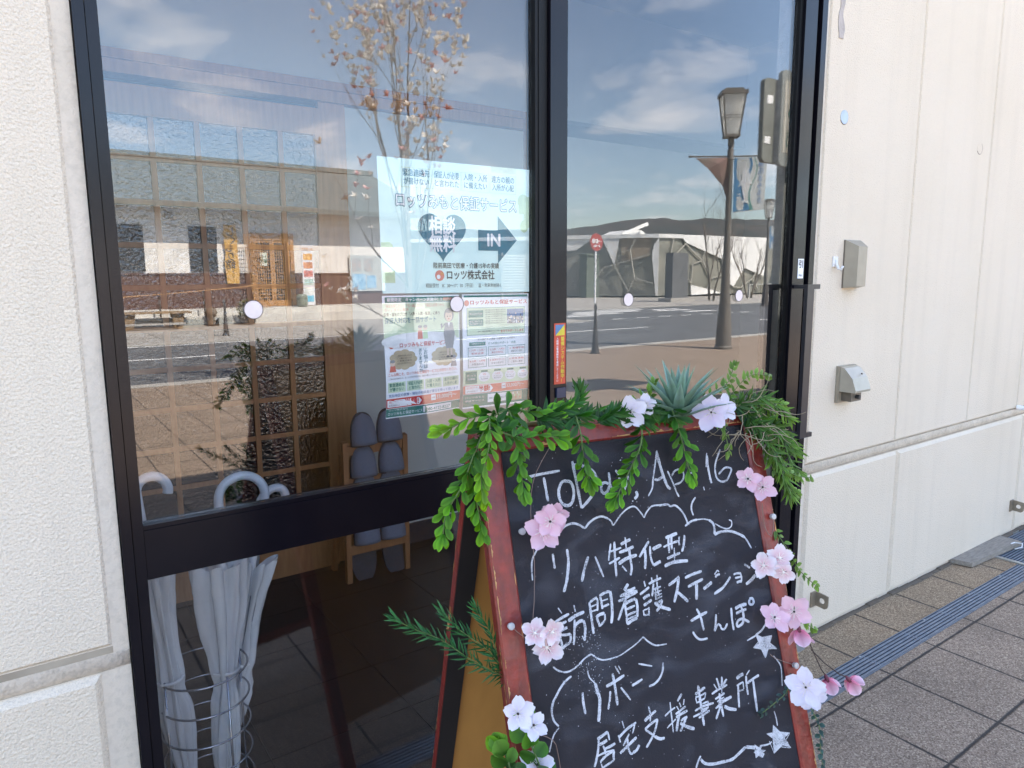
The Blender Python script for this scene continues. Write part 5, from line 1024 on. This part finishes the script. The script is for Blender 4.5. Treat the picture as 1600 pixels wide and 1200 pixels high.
m = MB(); m.box(6.61, 7.77, RWALL+.02, RWALL+.03, .47, 2.59); m.build('pane', wgl, dr_)
m = MB(); m.box(6.80, 7.02, RWALL+.111, RWALL+.115, 1.78, 2.20); m.build('paper_notice', mat('notice_paper', (.72, .74, .62), .7), dr_)
m = MB(); ex_ = Vector((-1, 0, 0)); text(m, '十割', (6.91, RWALL+.117, 2.06), ex_, EZ, .12, .02); text(m, '蕎麦', (6.91, RWALL+.117, 1.92), ex_, EZ, .12, .02); m.build('lettering', mat('ink_green', (.05, .12, .05), .6), dr_)
sc_ = thing('lattice_screen', 'leaning cedar lattice screen beside the restaurant doors, mirrored in the left pane', 'screen', (6.5, -21.9, .28))
m = MB()
for k in range(9): m.bar((6.38+k*.06, -21.75, .46), (6.25+k*.06, -22.2, 2.75), .012)
for k in range(24): s_ = k/23; m.bar((6.38-.13*s_, -21.74-.45*s_, .46+2.29*s_), (6.86-.13*s_, -21.74-.45*s_, .46+2.29*s_), .012)
m.build('lattice', oakb, sc_)
t = thing('wooden_signboard', 'tall natural plank sign with brush lettering hung on the restaurant wall', 'sign', (5.9, RWALL+.1, 1.2))
m = MB(); L_ = [(5.70, 3.05), (5.69, 2.6), (5.73, 2.2), (5.68, 1.9), (5.72, 1.22)]; R_ = [(6.10, 1.22), (6.12, 1.7), (6.09, 2.2), (6.11, 2.6), (6.07, 3.05)]; m.prism([(x, RWALL+.06, z) for x, z in L_+R_], (0, .05, 0)); m.build('plank', mat('golden_plank', (.62, .37, .10), .5, ns=4, c2=(.50, .28, .07), streak=(6, 6, .6)), t)
m = MB()
for i, (ch_, dx, sz) in enumerate((('し', .0, .34), ('く', .05, .30), ('も', -.05, .28), ('り', -.02, .28), ('館', -.05, .32))): text(m, ch_, (5.9+dx, RWALL+.115, 2.82-i*.255), ex_, EZ, sz, .012)
for i, ch_ in enumerate('手打ち'): text(m, ch_, (5.92, RWALL+.115, 1.60-i*.09), ex_, EZ, .075)
m.build('lettering', ink, t)
t = thing('menu_banner', 'tall white menu banner with food pictures beside the restaurant door', 'banner', (8.1, -21.6, .46))
m = MB(); m.box(7.92, 8.30, -21.71, -21.69, .50, 2.44); m.build('banner_cloth', mat('banner_white', (.82, .82, .84), .6), t)
for k, c_ in enumerate(((.55, .25, .08), (.5, .2, .1), (.35, .12, .1), (.25, .35, .33), (.5, .55, .5), (.08, .30, .42))):
    m = MB(); z = 2.06-k*.27; m.box(7.96, 8.26, -21.689, -21.685, z-.1, z+.1); pp = m.build('picture', mat('menu_ink_%s' % 'abcdef'[k], c_, .5, ns=14, c2=tuple(min(.9, x*2.2) for x in c_)), t)
m = MB(); text(m, 'おしながき', (8.11, -21.684, 2.30), ex_, EZ, .11, .02, sx=.65); m.build('lettering', mat('ink_orange_sign', (.6, .25, .05), .5), t)
t = thing('stone_jar', 'grey green ceramic jar standing by the menu banner', 'jar', (7.78, -21.4, .46)); m = MB(); m.lathe([(.0, .459), (.14, .46), (.17, .55), (.165, .62), (.175, .66), (.165, .72), (.175, .78), (.15, .86), (.13, .87), (.12, .84), (0, .84)], (7.78, -21.45, 0), 20); m.build('jar_body', mat('celadon', (.22, .25, .19), .5), t, smooth=True)
t = thing('wooden_bench', 'low wooden bench on the far pavement before the restaurant', 'bench', (3.3, -20.6, 0)); bw = mat('bench_wood', (.30, .20, .11), .8, ns=8, c2=(.2, .13, .07))
m = MB(); m.box(2.2, 4.20, -20.8, -20.35, .42, .47); m.build('seat', bw, t)
for x in (2.62, 3.85): m = MB(); m.prism([(x-.1, -20.7, 0), (x+.1, -20.7, 0), (x+.17, -20.7, .42), (x-.17, -20.7, .42)], (0, .25, 0)); m.build('leg', bw, t)
t = thing('low_step', 'low grey step board under the bench', 'step', (3.2, -20.1, 0)); m = MB(); m.box(2.3, 3.95, -20.3, -19.95, .13, .17); m.build('board', mat('grey_board', (.4, .38, .35), .8), t); m = MB(); m.box(2.4, 2.5, -20.25, -20.0, 0, .13); m.box(3.75, 3.85, -20.25, -20.0, 0, .13); m.build('feet', bw, t)
rp = thing('rope_barrier', 'thin wooden rail on two stakes running in front of the restaurant', 'barrier', (4.6, -21, 0)); stk = mat('stake_wood', (.10, .07, .05), .8)
for x, z in ((3.5, .93), (4.69, 1.02)):
    m = MB(); m.tube([(x, -21, 0), (x-.01, -21, z)], .025, 8); m.build('stake', stk, rp)
m = MB(); m.tube([(1.0, -20.95, .78), (3.5, -20.95, .93), (6.2, -20.95, 1.16), (6.9, -20.95, 1.18)], .015, 6); m.build('rail', oakb, rp)
t = thing('carved_stump', 'gnarled wooden stump figure at the foot of the stake', 'ornament', (4.75, -20.6, 0)); m = MB(); m.lathe([(.0, 0), (.10, 0), (.12, .12), (.07, .22), (.15, .30), (.17, .42), (.12, .52), (.03, .55), (0, .55)], (4.8, -20.75, 0), 12); m.build('stump', mat('gnarled_wood', (.16, .11, .07), .9, bump=.8, bs=20), t, smooth=True)
m = MB(); m.box(3.98, 4.55, -20.86, -20.62, 0, .22); solo(m, 'stone_block', mat('grey_granite', (.33, .34, .31), .9, ns=20), 'grey stone block between the bench and the stump', 'stone', (4.2, -20.7, 0))
m = MB(); m.box(4.98, 5.35, -20.86, -20.62, 0, .24); solo(m, 'stone_block', MATS['grey_granite'], 'grey stone block right of the stump', 'stone', (5.1, -20.7, 0))
def leafball(mb, c, rx, ry, rz, n, L, col0, col1, rr):
    for _ in range(n):
        while True:
            v = Vector((rr.uniform(-1, 1), rr.uniform(-1, 1), rr.uniform(-1, 1)))
            if .25 < v.length < 1: break
        p = Vector(c)+Vector((v.x*rx, v.y*ry, v.z*rz)); d = (v+Vector((rr.uniform(-.6, .6), rr.uniform(-.6, .6), rr.uniform(-.3, .8)))).normalized(); q = rr.uniform(.7, 1.3)
        blade(mb, p, d, d.orthogonal(), L*q, L*.5*q, LA, .2, .3, tuple(x*q for x in col0), tuple(x*q for x in col1))
t = thing('potted_shrub', 'round dark shrub in a slatted planter by the restaurant steps', 'plant', (5.85, -20.6, 0)); rr_ = random.Random(4)
m = MB(); m.lathe([(.0, 0), (.20, .0), (.26, .22), (.24, .25), (0, .25)], (5.85, -20.7, 0), 14); m.build('planter', stk, t)
m = MB(); leafball(m, (5.85, -20.7, .48), .30, .28, .26, 420, .07, (.10, .09, .03), (.20, .19, .07), rr_); m.build('foliage', leafm, t)
t = thing('wall_notice_board', 'pale notice panel with blue posters at the right end of the restaurant', 'notice board', (10.3, RWALL+.1, .5))
m = MB(); m.box(9.85, 11.2, RWALL+.051, RWALL+.09, .9, 2.15); m.build('board', mat('notice_board_grey', (.5, .55, .55), .6), t); m = MB(); m.box(9.95, 10.45, RWALL+.0905, RWALL+.095, .95, 1.5); m.box(10.5, 10.85, RWALL+.0905, RWALL+.095, 1.0, 1.45); m.build('blue_poster', mat('poster_blue', (.12, .35, .55), .5, ns=9, c2=(.4, .6, .75)), t)
m = MB(); m.box(9.95, 10.3, RWALL+.0905, RWALL+.095, 1.6, 2.05); m.box(10.4, 10.75, RWALL+.0905, RWALL+.095, 1.6, 2.05); m.build('picture_poster', mat('poster_picture', (.5, .35, .3), .5, ns=14, c2=(.25, .4, .45)), t)
# bollards
bolm = mat('bollard_iron', (.055, .05, .048), .5, ns=20)
for x, y, l in ((8.58, -8.1, 'slim dark tapered bollard at the near kerb, mirrored in the right pane'), (4.27, -16.8, 'slim dark tapered bollard on the far pavement, mirrored in the left pane')):
    m = MB(); m.lathe([(.085, 0), (.085, .03), (.07, .04), (.035, .5), (.022, .80), (.034, .815), (.030, .85), (.012, .89), (0, .9)], (x, y, 0), 14); solo(m, 'bollard', bolm, l, 'bollard', (x, y, 0), 'tapered iron bollards', smooth='auto')
# street lamps
iron = mat('lamp_post_brown', (.15, .135, .118), .5, ns=15); lglass = mat('lamp_milk_glass', (.93, .93, .90), .35, ns=4, var=.03, trans=.92)
def lamp(x, y, label, flag):
    t = thing('street_lamp', label, 'street lamp', (x, y, 0), 'brown lantern posts along the street')
    m = MB(); m.lathe([(.17, 0), (.17, .04), (.15, .06), (.14, .30), (.085, 1.1), (.062, 1.9), (.052, 3.0), (.05, 3.45), (.062, 3.48), (.05, 3.52), (.06, 3.62), (.045, 3.66), (.058, 3.75), (.05, 3.86), (0, 3.86)], (x, y, 0), 14); m.build('pole', iron, t, smooth='auto')
    w0, w1, z0, z1 = .115, .20, 3.90, 4.58; m = MB(); RZ = Matrix.Translation((x, y, 0)) @ Matrix.Rotation(R(40), 4, 'Z') @ Matrix.Translation((-x, -y, 0))
    m.box(x-w0-.02, x+w0+.02, y-w0-.02, y+w0+.02, 3.861, 3.90)
    for sx in (-1, 1):
        for sy in (-1, 1): m.bar((x+sx*w0, y+sy*w0, z0), (x+sx*w1, y+sy*w1, z1), .022)
    zc = 4.20; wm = w0+(w1-w0)*(zc-z0)/(z1-z0)
    for dz in (-.02, .02):
        for a, b in (((-1, -1), (1, -1)), ((1, -1), (1, 1)), ((1, 1), (-1, 1)), ((-1, 1), (-1, -1))): m.bar((x+a[0]*wm, y+a[1]*wm, zc+dz), (x+b[0]*wm, y+b[1]*wm, zc+dz), .012)
    m.prism([(x-w1-.03, y-w1-.03, z1), (x+w1+.03, y-w1-.03, z1), (x+w1+.03, y+w1+.03, z1), (x-w1-.03, y+w1+.03, z1)], (0, 0, .06)); m.prism([(x-w1+.04, y-w1+.04, z1+.0605), (x+w1-.04, y-w1+.04, z1+.0605), (x+w1-.04, y+w1-.04, z1+.0605), (x-w1+.04, y+w1-.04, z1+.0605)], (0, 0, .05)); m.v = [tuple(RZ @ Vector(p)) for p in m.v]; m.build('lantern_frame', iron, t)
    m = MB(); q = .012; m.add([(x+sx*(w-q), y+sy*(w-q), z) for w, z in ((w0, z0), (w1, z1)) for sx, sy in ((-1, -1), (1, -1), (1, 1), (-1, 1))], [(0, 1, 5, 4), (1, 2, 6, 5), (2, 3, 7, 6), (3, 0, 4, 7)]); m.v = [tuple(RZ @ Vector(p)) for p in m.v]; m.build('lantern_glass', lglass, t)
    m = MB(); m.bar((x-.72, y, 3.53), (x+.74, y, 3.53), .026); m.lathe([(0, -.03), (.03, 0), (0, .03)], (x-.74, y, 3.53), 8); RB = Matrix.Translation((x, y, 0)) @ Matrix.Rotation(R(36), 4, 'Z') @ Matrix.Translation((-x, -y, 0)); m.v = [tuple(RB @ Vector(p)) for p in m.v]; m.build('banner_arm', iron, t)
    return t
lamp(11.02, -7.2, 'brown lantern lamp with two banners at the near kerb, mirrored in the right pane', True)
lamp(27.9, -18.3, 'distant lantern street lamp across the street, mirrored beside the right stile', True)
def banner(x, y, label, whale):
    t = thing('street_banner', label, 'banner', (x, y, 2.6), 'banners on the lamp posts'); t.rotation_euler.z = R(36); y2 = y+.02
    W_, zt, Hh = .60, 3.50, .98
    def P(u, v, lift=0): return Vector((x+.06+u*W_, y2+.05*math.sin(u*3+v*2)+lift, zt-v*(Hh-.06*u)))
    def cloth(mat_, pts, lift, name):
        mb = MB(); vs = [P(u, v, lift) for u, v in pts]; mb.add(vs, [tuple(range(len(vs)))]); return mb.build(name, mat_, t)
    m = MB(); n = 10; vs = [P(i/n, j/n) for i in range(n+1) for j in range(n+1)]; vs += [v+Vector((0, -.004, 0)) for v in vs]; q = 121; fs = []
    for i in range(n):
        for j in range(n): a = i*11+j; fs += [(a, a+1, a+12, a+11), (a+q, a+11+q, a+12+q, a+1+q)]
    m.add(vs, fs); m.build('cloth', mat('banner_pale_cloth', (.70, .74, .74), .8, trans=.4), t, smooth=True)
    bt = mat('banner_blue', (.08, .30, .55), .7, trans=.4); bg_ = mat('banner_green', (.12, .38, .36), .7, trans=.4)
    def strip(mat_, f0, f1, lift, name):
        mb = MB(); k = 14; vs = []
        for i in range(k+1): v = .01+.97*i/k; vs += [P(f0(v), v, lift), P(f1(v), v, lift)]
        mb.add(vs, [(2*i, 2*i+1, 2*i+3, 2*i+2) for i in range(k)]); mb.build(name, mat_, t)
    strip(bg_, lambda v: .0, lambda v: .60+.10*math.sin(v*7), .003, 'wave_green'); strip(bt, lambda v: .0, lambda v: .42+.12*math.sin(v*7+.6), .006, 'wave_blue')
    if whale:
        mb = MB(); pts = []; k = 20
        for i in range(k+1): s = i/k; pts.append((.34-.115*math.sin(math.pi*s**.75)**.8, .18+.62*s))
        for i in range(k, -1, -1): s = i/k; pts.append((.36+.115*math.sin(math.pi*s**.75)**.8, .18+.62*s))
        mb.add([P(u, v, .009) for u, v in pts], [(i, i+1, 2*k-i, 2*k+1-i) for i in range(k)])
        for tri in (((.24, .42), (.10, .55), (.25, .50)), ((.46, .42), (.60, .50), (.45, .50)), ((.35, .76), (.18, .88), (.35, .83)), ((.35, .76), (.52, .86), (.35, .83))): mb.add([P(u, v, .010) for u, v in tri], [(0, 1, 2)])
        mb.build('whale_emblem', mat('banner_white_print', (.85, .88, .9), .7, trans=.4), t)
    mb = MB()
    for i, c_ in enumerate('高田まちなか'): 
        p = P(.80, .13+i*.135, .010); text(mb, c_, p, ex_, EZ, .12, .01)
    mb.build('lettering', bluei, t)
banner(11.02, -7.2, 'blue green and white banner with a white whale on the near lamp post', True)
banner(27.9, -18.3, 'blue banner on the distant lamp post', False)
t = thing('street_banner', 'dull red banner bunched to a triangle on the left arm of the near lamp post', 'banner', (11.02, -7.2, 2.9), 'banners on the lamp posts'); t.rotation_euler.z = R(36)
m = MB(); q_ = [(10.38, -7.18, 3.50), (10.60, -7.10, 3.30), (10.90, -7.19, 3.0), (10.96, -7.12, 2.75), (10.98, -7.18, 3.51), (10.80, -7.11, 3.40)]
m.add(q_, [(0, 1, 5), (1, 2, 5), (2, 4, 5), (2, 3, 4), (0, 5, 4)]); m.add([(x, y-.005, z) for x, y, z in q_], [(5, 1, 0), (5, 2, 1), (5, 4, 2), (4, 3, 2), (4, 5, 0)]); m.build('cloth', mat('banner_red_cloth', (.34, .20, .18), .8, ns=3, c2=(.22, .18, .15), trans=.4), t)
# direction sign close to the viewer
gsg = mat('sign_grey_back', (.20, .215, .20), .5, ns=3); gsf = mat('sign_cream_face', (.42, .40, .34), .5); gst = mat('sign_green_text', (.05, .12, .09), .5)
t = thing('direction_sign', 'double panelled grey direction sign with an arrow, mirrored at the right glass edge', 'sign', (6.6, -3.0, 0))
def rrect(x0, x1, z0, z1, r):
    o = []
    for cx_, cz_, a in ((x1-r, z1-r, 0), (x0+r, z1-r, 90), (x0+r, z0+r, 180), (x1-r, z0+r, 270)): o += [(cx_+r*math.cos(R(a+k*15)), cz_+r*math.sin(R(a+k*15))) for k in range(7)]
    return o
m = MB(); m.prism([(x, -3.06, z) for x, z in rrect(6.24, 7.3, 2.50, 3.30, .06)], (0, -.05, 0)); m.build('rear_panel', gsg, t)
m = MB(); m.prism([(x, -3.0, z) for x, z in rrect(6.44, 7.6, 2.47, 3.39, .06)], (0, -.05, 0)); m.build('front_panel', gsg, t)
m = MB(); m.box(6.49, 7.55, -2.9995, -2.996, 2.60, 3.29); m.build('face', gsf, t)
m = MB(); m.prism([(6.54, -2.9955, 2.98), (6.67, -2.9955, 3.14), (6.72, -2.9955, 3.14), (6.625, -2.9955, 3.01), (6.99, -2.9955, 3.01), (6.99, -2.9955, 2.95), (6.625, -2.9955, 2.95), (6.72, -2.9955, 2.80), (6.67, -2.9955, 2.80)], (0, .002, 0)); text(m, '駅', (7.2, -2.993, 3.05), ex_, EZ, .22, .01); text(m, '方面', (6.69, -2.993, 2.72), ex_, EZ, .17, .0); m.build('arrow_and_text', gst, t)
m = MB(); m.box(6.29, 6.38, -3.0595, -3.057, 3.06, 3.14); m.box(6.27, 6.36, -3.0595, -3.057, 2.68, 2.75); m.build('white_tab', white, t)
m = MB(); m.box(6.70, 6.90, -3.20, -3.112, 0, 2.9); m.build('post', gsg, t)
# bus stop style round sign
t = thing('round_road_sign', 'round red sign with white lettering on a thin white pole, mirrored in the right pane', 'sign', (24.38, -25.8, 0))
m = MB(); m.tube([(24.38, -25.8, 0), (24.38, -25.8, 3.5)], .05, 8); m.build('pole', white, t)
m = MB(); disc(m, (24.38, -25.72, 3.05), .43, h=.03, n=28); m.build('disc', mat('sign_red_disc', (.42, .06, .05), .5), t); m = MB(); text(m, '一般車', (24.38, -25.71, 3.08), ex_, EZ, .26, .02, sx=.85); text(m, '乗入禁止', (24.38, -25.71, 2.86), ex_, EZ, .12, .02); m.build('lettering', white, t)
t = thing('stone_monument', 'tall dark stone slab monument on a stepped base before the museum', 'monument', (28.8, -24.1, 0)); stn = mat('dark_granite', (.13, .135, .14), .6, ns=3)
m = MB(); m.box(28.2, 29.4, -24.6, -24.1, .2, 2.55); m.build('slab', stn, t); m = MB(); m.box(27.9, 29.75, -24.8, -23.9, 0, .2); m.build('base', mat('pale_granite', (.4, .38, .35), .8), t)
# white angular museum
mus = thing('angular_museum', 'low white museum with folded triangular panels and diagonal glazing bars, mirrored in the right pane', 'building', (33.4, -30, 0))
whm = mat('museum_white', (.82, .82, .80), .6, ns=1.5); mgl = mat('museum_glass', (.27, .26, .22), .2, ns=.8, c2=(.14, .145, .125), spec=.6); mbr = mat('museum_interior_brown', (.30, .235, .165), .6)
A0 = Vector((33.4, -30, 0)); Lu = (Vector((27.0, -37.7, 0))-A0).normalized()
m = MB(); m.prism([(33.42, -30.05, .1), (45.4, -30.05, .1), (45.4, -46, .1), tuple(A0+Lu*18+Vector((.1, -.02, .1)))], (0, 0, 3.6)); m.build('glass_wall', mgl, mus)
m = MB(); m.prism([(33.25, -29.9, 3.702), (45.6, -29.9, 3.72), (45.6, -46.2, 3.72), tuple(A0+Lu*18+Vector((-.15, 0, 3.702)))], (0, 0, .24)); m.build('roof_slab', whm, mus)
def rf(pts, th=.12, name='white_panel', mm=None): mb = MB(); mb.prism([(x, -30.0, z) for x, z in pts], (0, th, 0)); mb.build(name, mm or whm, mus)
rf([(35.46, 3.70), (45.3, 3.70), (44.3, 3.40), (43.95, 1.28), (41.76, 1.86), (40.66, .61), (39.78, .99), (39.41, 2.44), (35.79, 3.44)]); rf([(36.37, .75), (38.34, .42), (39.47, .17), (36.4, .09)])
def lf(pts, th=.12, name='white_panel', mm=None):
    nn_ = Vector((Lu.y, -Lu.x, 0)); nn_ = nn_ if nn_.x < 0 else -nn_; mb = MB(); mb.prism([A0+Lu*s+Vector((0, 0, z))+nn_*.01 for s, z in pts], nn_*th); mb.build(name, mm or whm, mus)
lf([(3.51, 3.69), (2.44, 3.69), (2.76, 2.08)]); lf([(.0, 3.69), (.32, 3.3), (.43, 2.65), (.16, .15), (0, .12)]); lf([(2.40, 3.69), (.4, 3.69), (.6, 2.6), (2.3, 2.2)], .02, 'interior_wall', mbr); lf([(8, 3.69), (4.2, 3.69), (5.2, 3.0), (8, 2.9)], .06)
mb = MB()
def bar_l(a, b): mb.bar(A0+Lu*a[0]+Vector((-.1, .08, a[1])), A0+Lu*b[0]+Vector((-.1, .08, b[1])), .07)
for a, b in (((2.76, 2.08), (.52, 2.73)), ((2.76, 2.08), (1.83, .37)), ((1.5, 1.22), (.31, .88)), ((1.5, 1.22), (1.83, .37)), ((1.79, 3.0), (1.46, 3.67)), ((1.79, 3.0), (1.5, 1.22)), ((3.41, 1.92), (2.76, 2.08)), ((3.41, 1.92), (4.6, .2)), ((2.3, 2.84), (1.79, 3.0))): bar_l(a, b)
def bar_r(a, b): mb.bar((a[0], -29.93, a[1]), (b[0], -29.93, b[1]), .07)
for a, b in (((36.37, 2.07), (37.42, 2.34)), ((35.79, 3.36), (37.42, 2.34)), ((37.42, 2.34), (38.3, 1.18)), ((38.3, 1.18), (39.7, 1.4)), ((36.5, 2.15), (36.4, .75)), ((35.79, 3.4), (34.3, 2.3)), ((34.3, 2.3), (34.6, 3.7)), ((34.3, 2.3), (36.4, .9)), ((38.3, 1.18), (38.0, .5)), ((37.6, 2.9), (37.42, 2.34)), ((41.48, .5), (42.72, 1.1)), ((42.72, 1.1), (43.1, 1.5)), ((42.72, 1.1), (43.47, .3)), ((40.66, .61), (41.48, .5))): bar_r(a, b)
mb.build('glazing_bars', mat('bar_pale', (.42, .40, .35), .5), mus)
m = MB(); m.prism([(32.9, -33, 3.95), (34.4, -33, 3.95), (35.3, -33, 4.1), (34.9, -33, 4.35), (33.9, -33, 4.35)], (0, -2, 0)); m.bar((32.6, -32.5, 4.0), (34.9, -32.5, 4.75), .12, .2); m.build('roof_light', whm, mus)
t = thing('slatted_enclosure', 'grey slatted timber enclosure left of the museum, mirrored beside the middle stile', 'fence', (27, -36, 0)); m = MB()
for k in range(14): m.box(24.5, 29.2, -34.32, -34.28, .5+k*.16, .58+k*.16)
for x in (24.5, 26.8, 29.2): m.box(x-.06, x+.06, -34.45, -34.33, 0, 2.8)
m.build('slats', mat('slat_grey', (.30, .28, .24), .8), t)
m = MB(); m.box(30.0, 31.4, -33.6, -32.9, 0, 2.65); m.box(29.9, 31.5, -33.7, -32.8, 2.65, 2.75); solo(m, 'service_cabinet', mat('cabinet_green', (.13, .16, .13), .5), 'green grey service cabinet beside the museum', 'cabinet', (30.5, -33.2, 0))
m = MB(); m.box(42.6, 52, -27.6, -27.3, 0, .45)
for k in range(8): m.box(38.5+k*1.6, 38.6+k*1.6, -27.1, -27.0, 0, .8)
m.box(38.5, 50, -27.08, -27.02, .74, .80); solo(m, 'guard_rail', mat('rail_grey', (.4, .4, .38), .6), 'low railing and kerb wall before the museum', 'railing', (44, -27.3, 0))
t = thing('glass_pavilion', 'pale glass box pavilion right of the museum', 'building', (47, -28, 0)); m = MB(); m.box(45.9, 50, -33, -28, 0, 3.3); m.build('glass_wall', mat('pale_green_glass', (.35, .44, .40), .25), t); m = MB(); m.box(45.7, 50.2, -33.2, -27.8, 3.3, 3.55); m.build('roof', whm, t)
# hills and a few far houses
def hill(name, y, pts, depth, m_, seed):
    mb = MB(); r = random.Random(seed); x0, x1 = pts[0][0], pts[-1][0]; nx, ny = 170, 14; vs = []
    def hz(x):
        for (a, b), (c, d) in zip(pts, pts[1:]):
            if a <= x <= c: return b+(d-b)*(x-a)/(c-a)
        return pts[-1][1]
    for j in range(ny+1):
        s = j/ny
        for i in range(nx+1):
            x = x0+(x1-x0)*i/nx; h_ = hz(x)*math.sin(s*math.pi/2)**.8*(1+.13*noise.fractal((x/170, s*4, seed), 1, 2, 5)*(1.4-s)) + 5*noise.noise((x/45, s*6, seed+3)); vs.append((x, y-depth*s, h_ if j else -3))
    mb.add(vs, [(j*(nx+1)+i, j*(nx+1)+i+1, (j+1)*(nx+1)+i+1, (j+1)*(nx+1)+i) for j in range(ny) for i in range(nx)][:]); o = mb.build(name, m_, None, smooth=True); return struct(o)
hm_ = mat('wooded_hillside', (.022, .036, .038), .95, ns=.010, c2=(.060, .052, .048), detail=12, bump=0, fine=.3, fs=.05)
hill('hills', -900, [(-2600, 60), (-1200, 85), (-500, 60), (0, 95), (450, 80), (750, 98), (806, 104), (905, 100), (960, 107), (1080, 113), (1180, 121), (1270, 132), (1340, 146), (1500, 150), (1900, 170), (2600, 120)], 500, hm_, 3)
hr = random.Random(9)
for k in range(9):
    x, y = 60+k*17+hr.uniform(-5, 5), -150-hr.uniform(0, 60); w_, d_, h_ = hr.uniform(7, 11), 8, hr.uniform(2.8, 4.2)
    t = thing('distant_house', 'small distant house with a dark roof below the hills, number %s from the middle stile' % ('first', 'second', 'third', 'fourth', 'fifth', 'sixth', 'seventh', 'eighth', 'ninth')[k], 'house', (x, y, 0), 'distant houses below the hills')
    m = MB(); m.box(x-w_/2, x+w_/2, y-d_, y, 0, h_); m.build('wall', plaster, t); m = MB(); m.prism([(x-w_/2-.5, y+.5, h_), (x+w_/2+.5, y+.5, h_), (x, y+.5, h_+2.2)], (0, -d_-1, 0)); m.build('roof', mat('dark_roof', (.08, .08, .09), .6), t)

# ================================================================== TREES
bark = mat('magnolia_bark', (.20, .165, .135), .85, ns=14, c2=(.13, .105, .085), bump=.6, bs=60)
magp = mat('magnolia_petal', (.95, .95, .95), .7, ns=20, c2=(.85, .82, .82), attr=True, trans=.3)
tr = random.Random(12)
mg = thing('magnolia_tree', 'slender magnolia blooming cream and pink at the near kerb, mirrored in the left pane', 'tree', (4.0, -6.5, 0))
twb = MB(); flb = MB(); tips = []
def grow(p, d, L, r, lev, upb, spread=.75, side=(.36, .58)):
    n = 6; pts = [p]; rs = [r]
    for i in range(n):
        d = (d+Vector((tr.uniform(-.17, .17), tr.uniform(-.17, .17), tr.uniform(-.05, .12)+upb))).normalized(); p = p+d*(L/n); pts.append(p); rs.append(r*(1-.6*(i+1)/n))
        if lev < 3 and i >= 1 and tr.random() < (1, .85, .5)[lev]:
            e = (d+Vector((tr.uniform(-1, 1), tr.uniform(-1, 1), tr.uniform(-.1, .5)))*spread).normalized(); grow(p, e, L*tr.uniform(*side), rs[-1]*.6, lev+1, .07, spread, side)
        if lev >= 1 and tr.random() < .16: tips.append((p, (d+Vector((tr.uniform(-.6, .6), tr.uniform(-.6, .6), .3))).normalized()))
    twb.tube(pts, rs, 6 if lev < 2 else 4); tips.append((p, d))
root = Vector((4.05, -6.5, 0))
for k in range(7):
    a = k*.9+.3; q = .045*(k % 3); grow(root+Vector((q*math.cos(a), q*math.sin(a), .7+.28*k)), Vector((.16*math.cos(a), .16*math.sin(a), 1)), tr.uniform(1.9, 2.8), .013, 0, .06)
grow(root+Vector((-.03, 0, 1.3)), Vector((-.85, .1, .62)), 1.25, .012, 1, .0); grow(root+Vector((-.03, 0, .75)), Vector((-.7, .1, .35)), .95, .010, 1, .0)
for k in range(4): twb.tube([root+Vector((.03*k-.04, .02*k, 0)), root+Vector((.02*k-.03, .01, 1.2)), root+Vector((.03*k-.03, 0, 2.2+.45*k))], [.020, .015, .009], 8)
twb.build('trunk', bark, mg, smooth=True)
for p, d in tips:
    if tr.random() < .38 or p.z < 1.0: continue
    n = tr.choice((5, 6, 7)); sz = tr.uniform(.05, .088); pink = tr.random() < (.14 if p.z > 2.8 else .4); op = tr.uniform(.3, 1.1)
    for k in range(n):
        a = 2*math.pi*k/n+tr.uniform(-.3, .3); e = d.orthogonal().normalized(); e = Matrix.Rotation(a, 3, d) @ e
        c0, c1 = ((.50, .14, .18), (.80, .52, .48)) if pink else ((.80, .66, .54), (.96, .94, .84))
        blade(flb, p, d*.8+e*op, d-e*.4, sz*tr.uniform(.8, 1.15), sz*.42, RO, tr.uniform(-.3, .45), .3, c0, c1)
print('magnolia flowers', len(tips))
flb.build('crown', magp, mg, smooth=True)
def bare(x, y, h_, label, seed):
    global twb, tips, tr
    sv = tr; tr = random.Random(seed); twb = MB(); tips = []; t = thing('bare_tree', label, 'tree', (x, y, 0), 'leafless street trees')
    for k in range(4): a = k*1.6; grow(Vector((x+.15*math.cos(a), y+.15*math.sin(a), 0)), Vector((.25*math.cos(a), .25*math.sin(a), 1)), h_*tr.uniform(.75, 1), .05, 0, .02)
    twb.build('trunk', bark, t, smooth=True); tr = sv
bare(31.2, -24.0, 4.8, 'leafless multi stemmed tree before the white museum, mirrored left of the near lamp post', 2)
bare(36.5, -25.5, 3.8, 'smaller leafless tree right of the near lamp post in the mirror image', 5)
bare(30.0, -36.8, 4.0, 'leafless tree behind the slatted enclosure', 8)
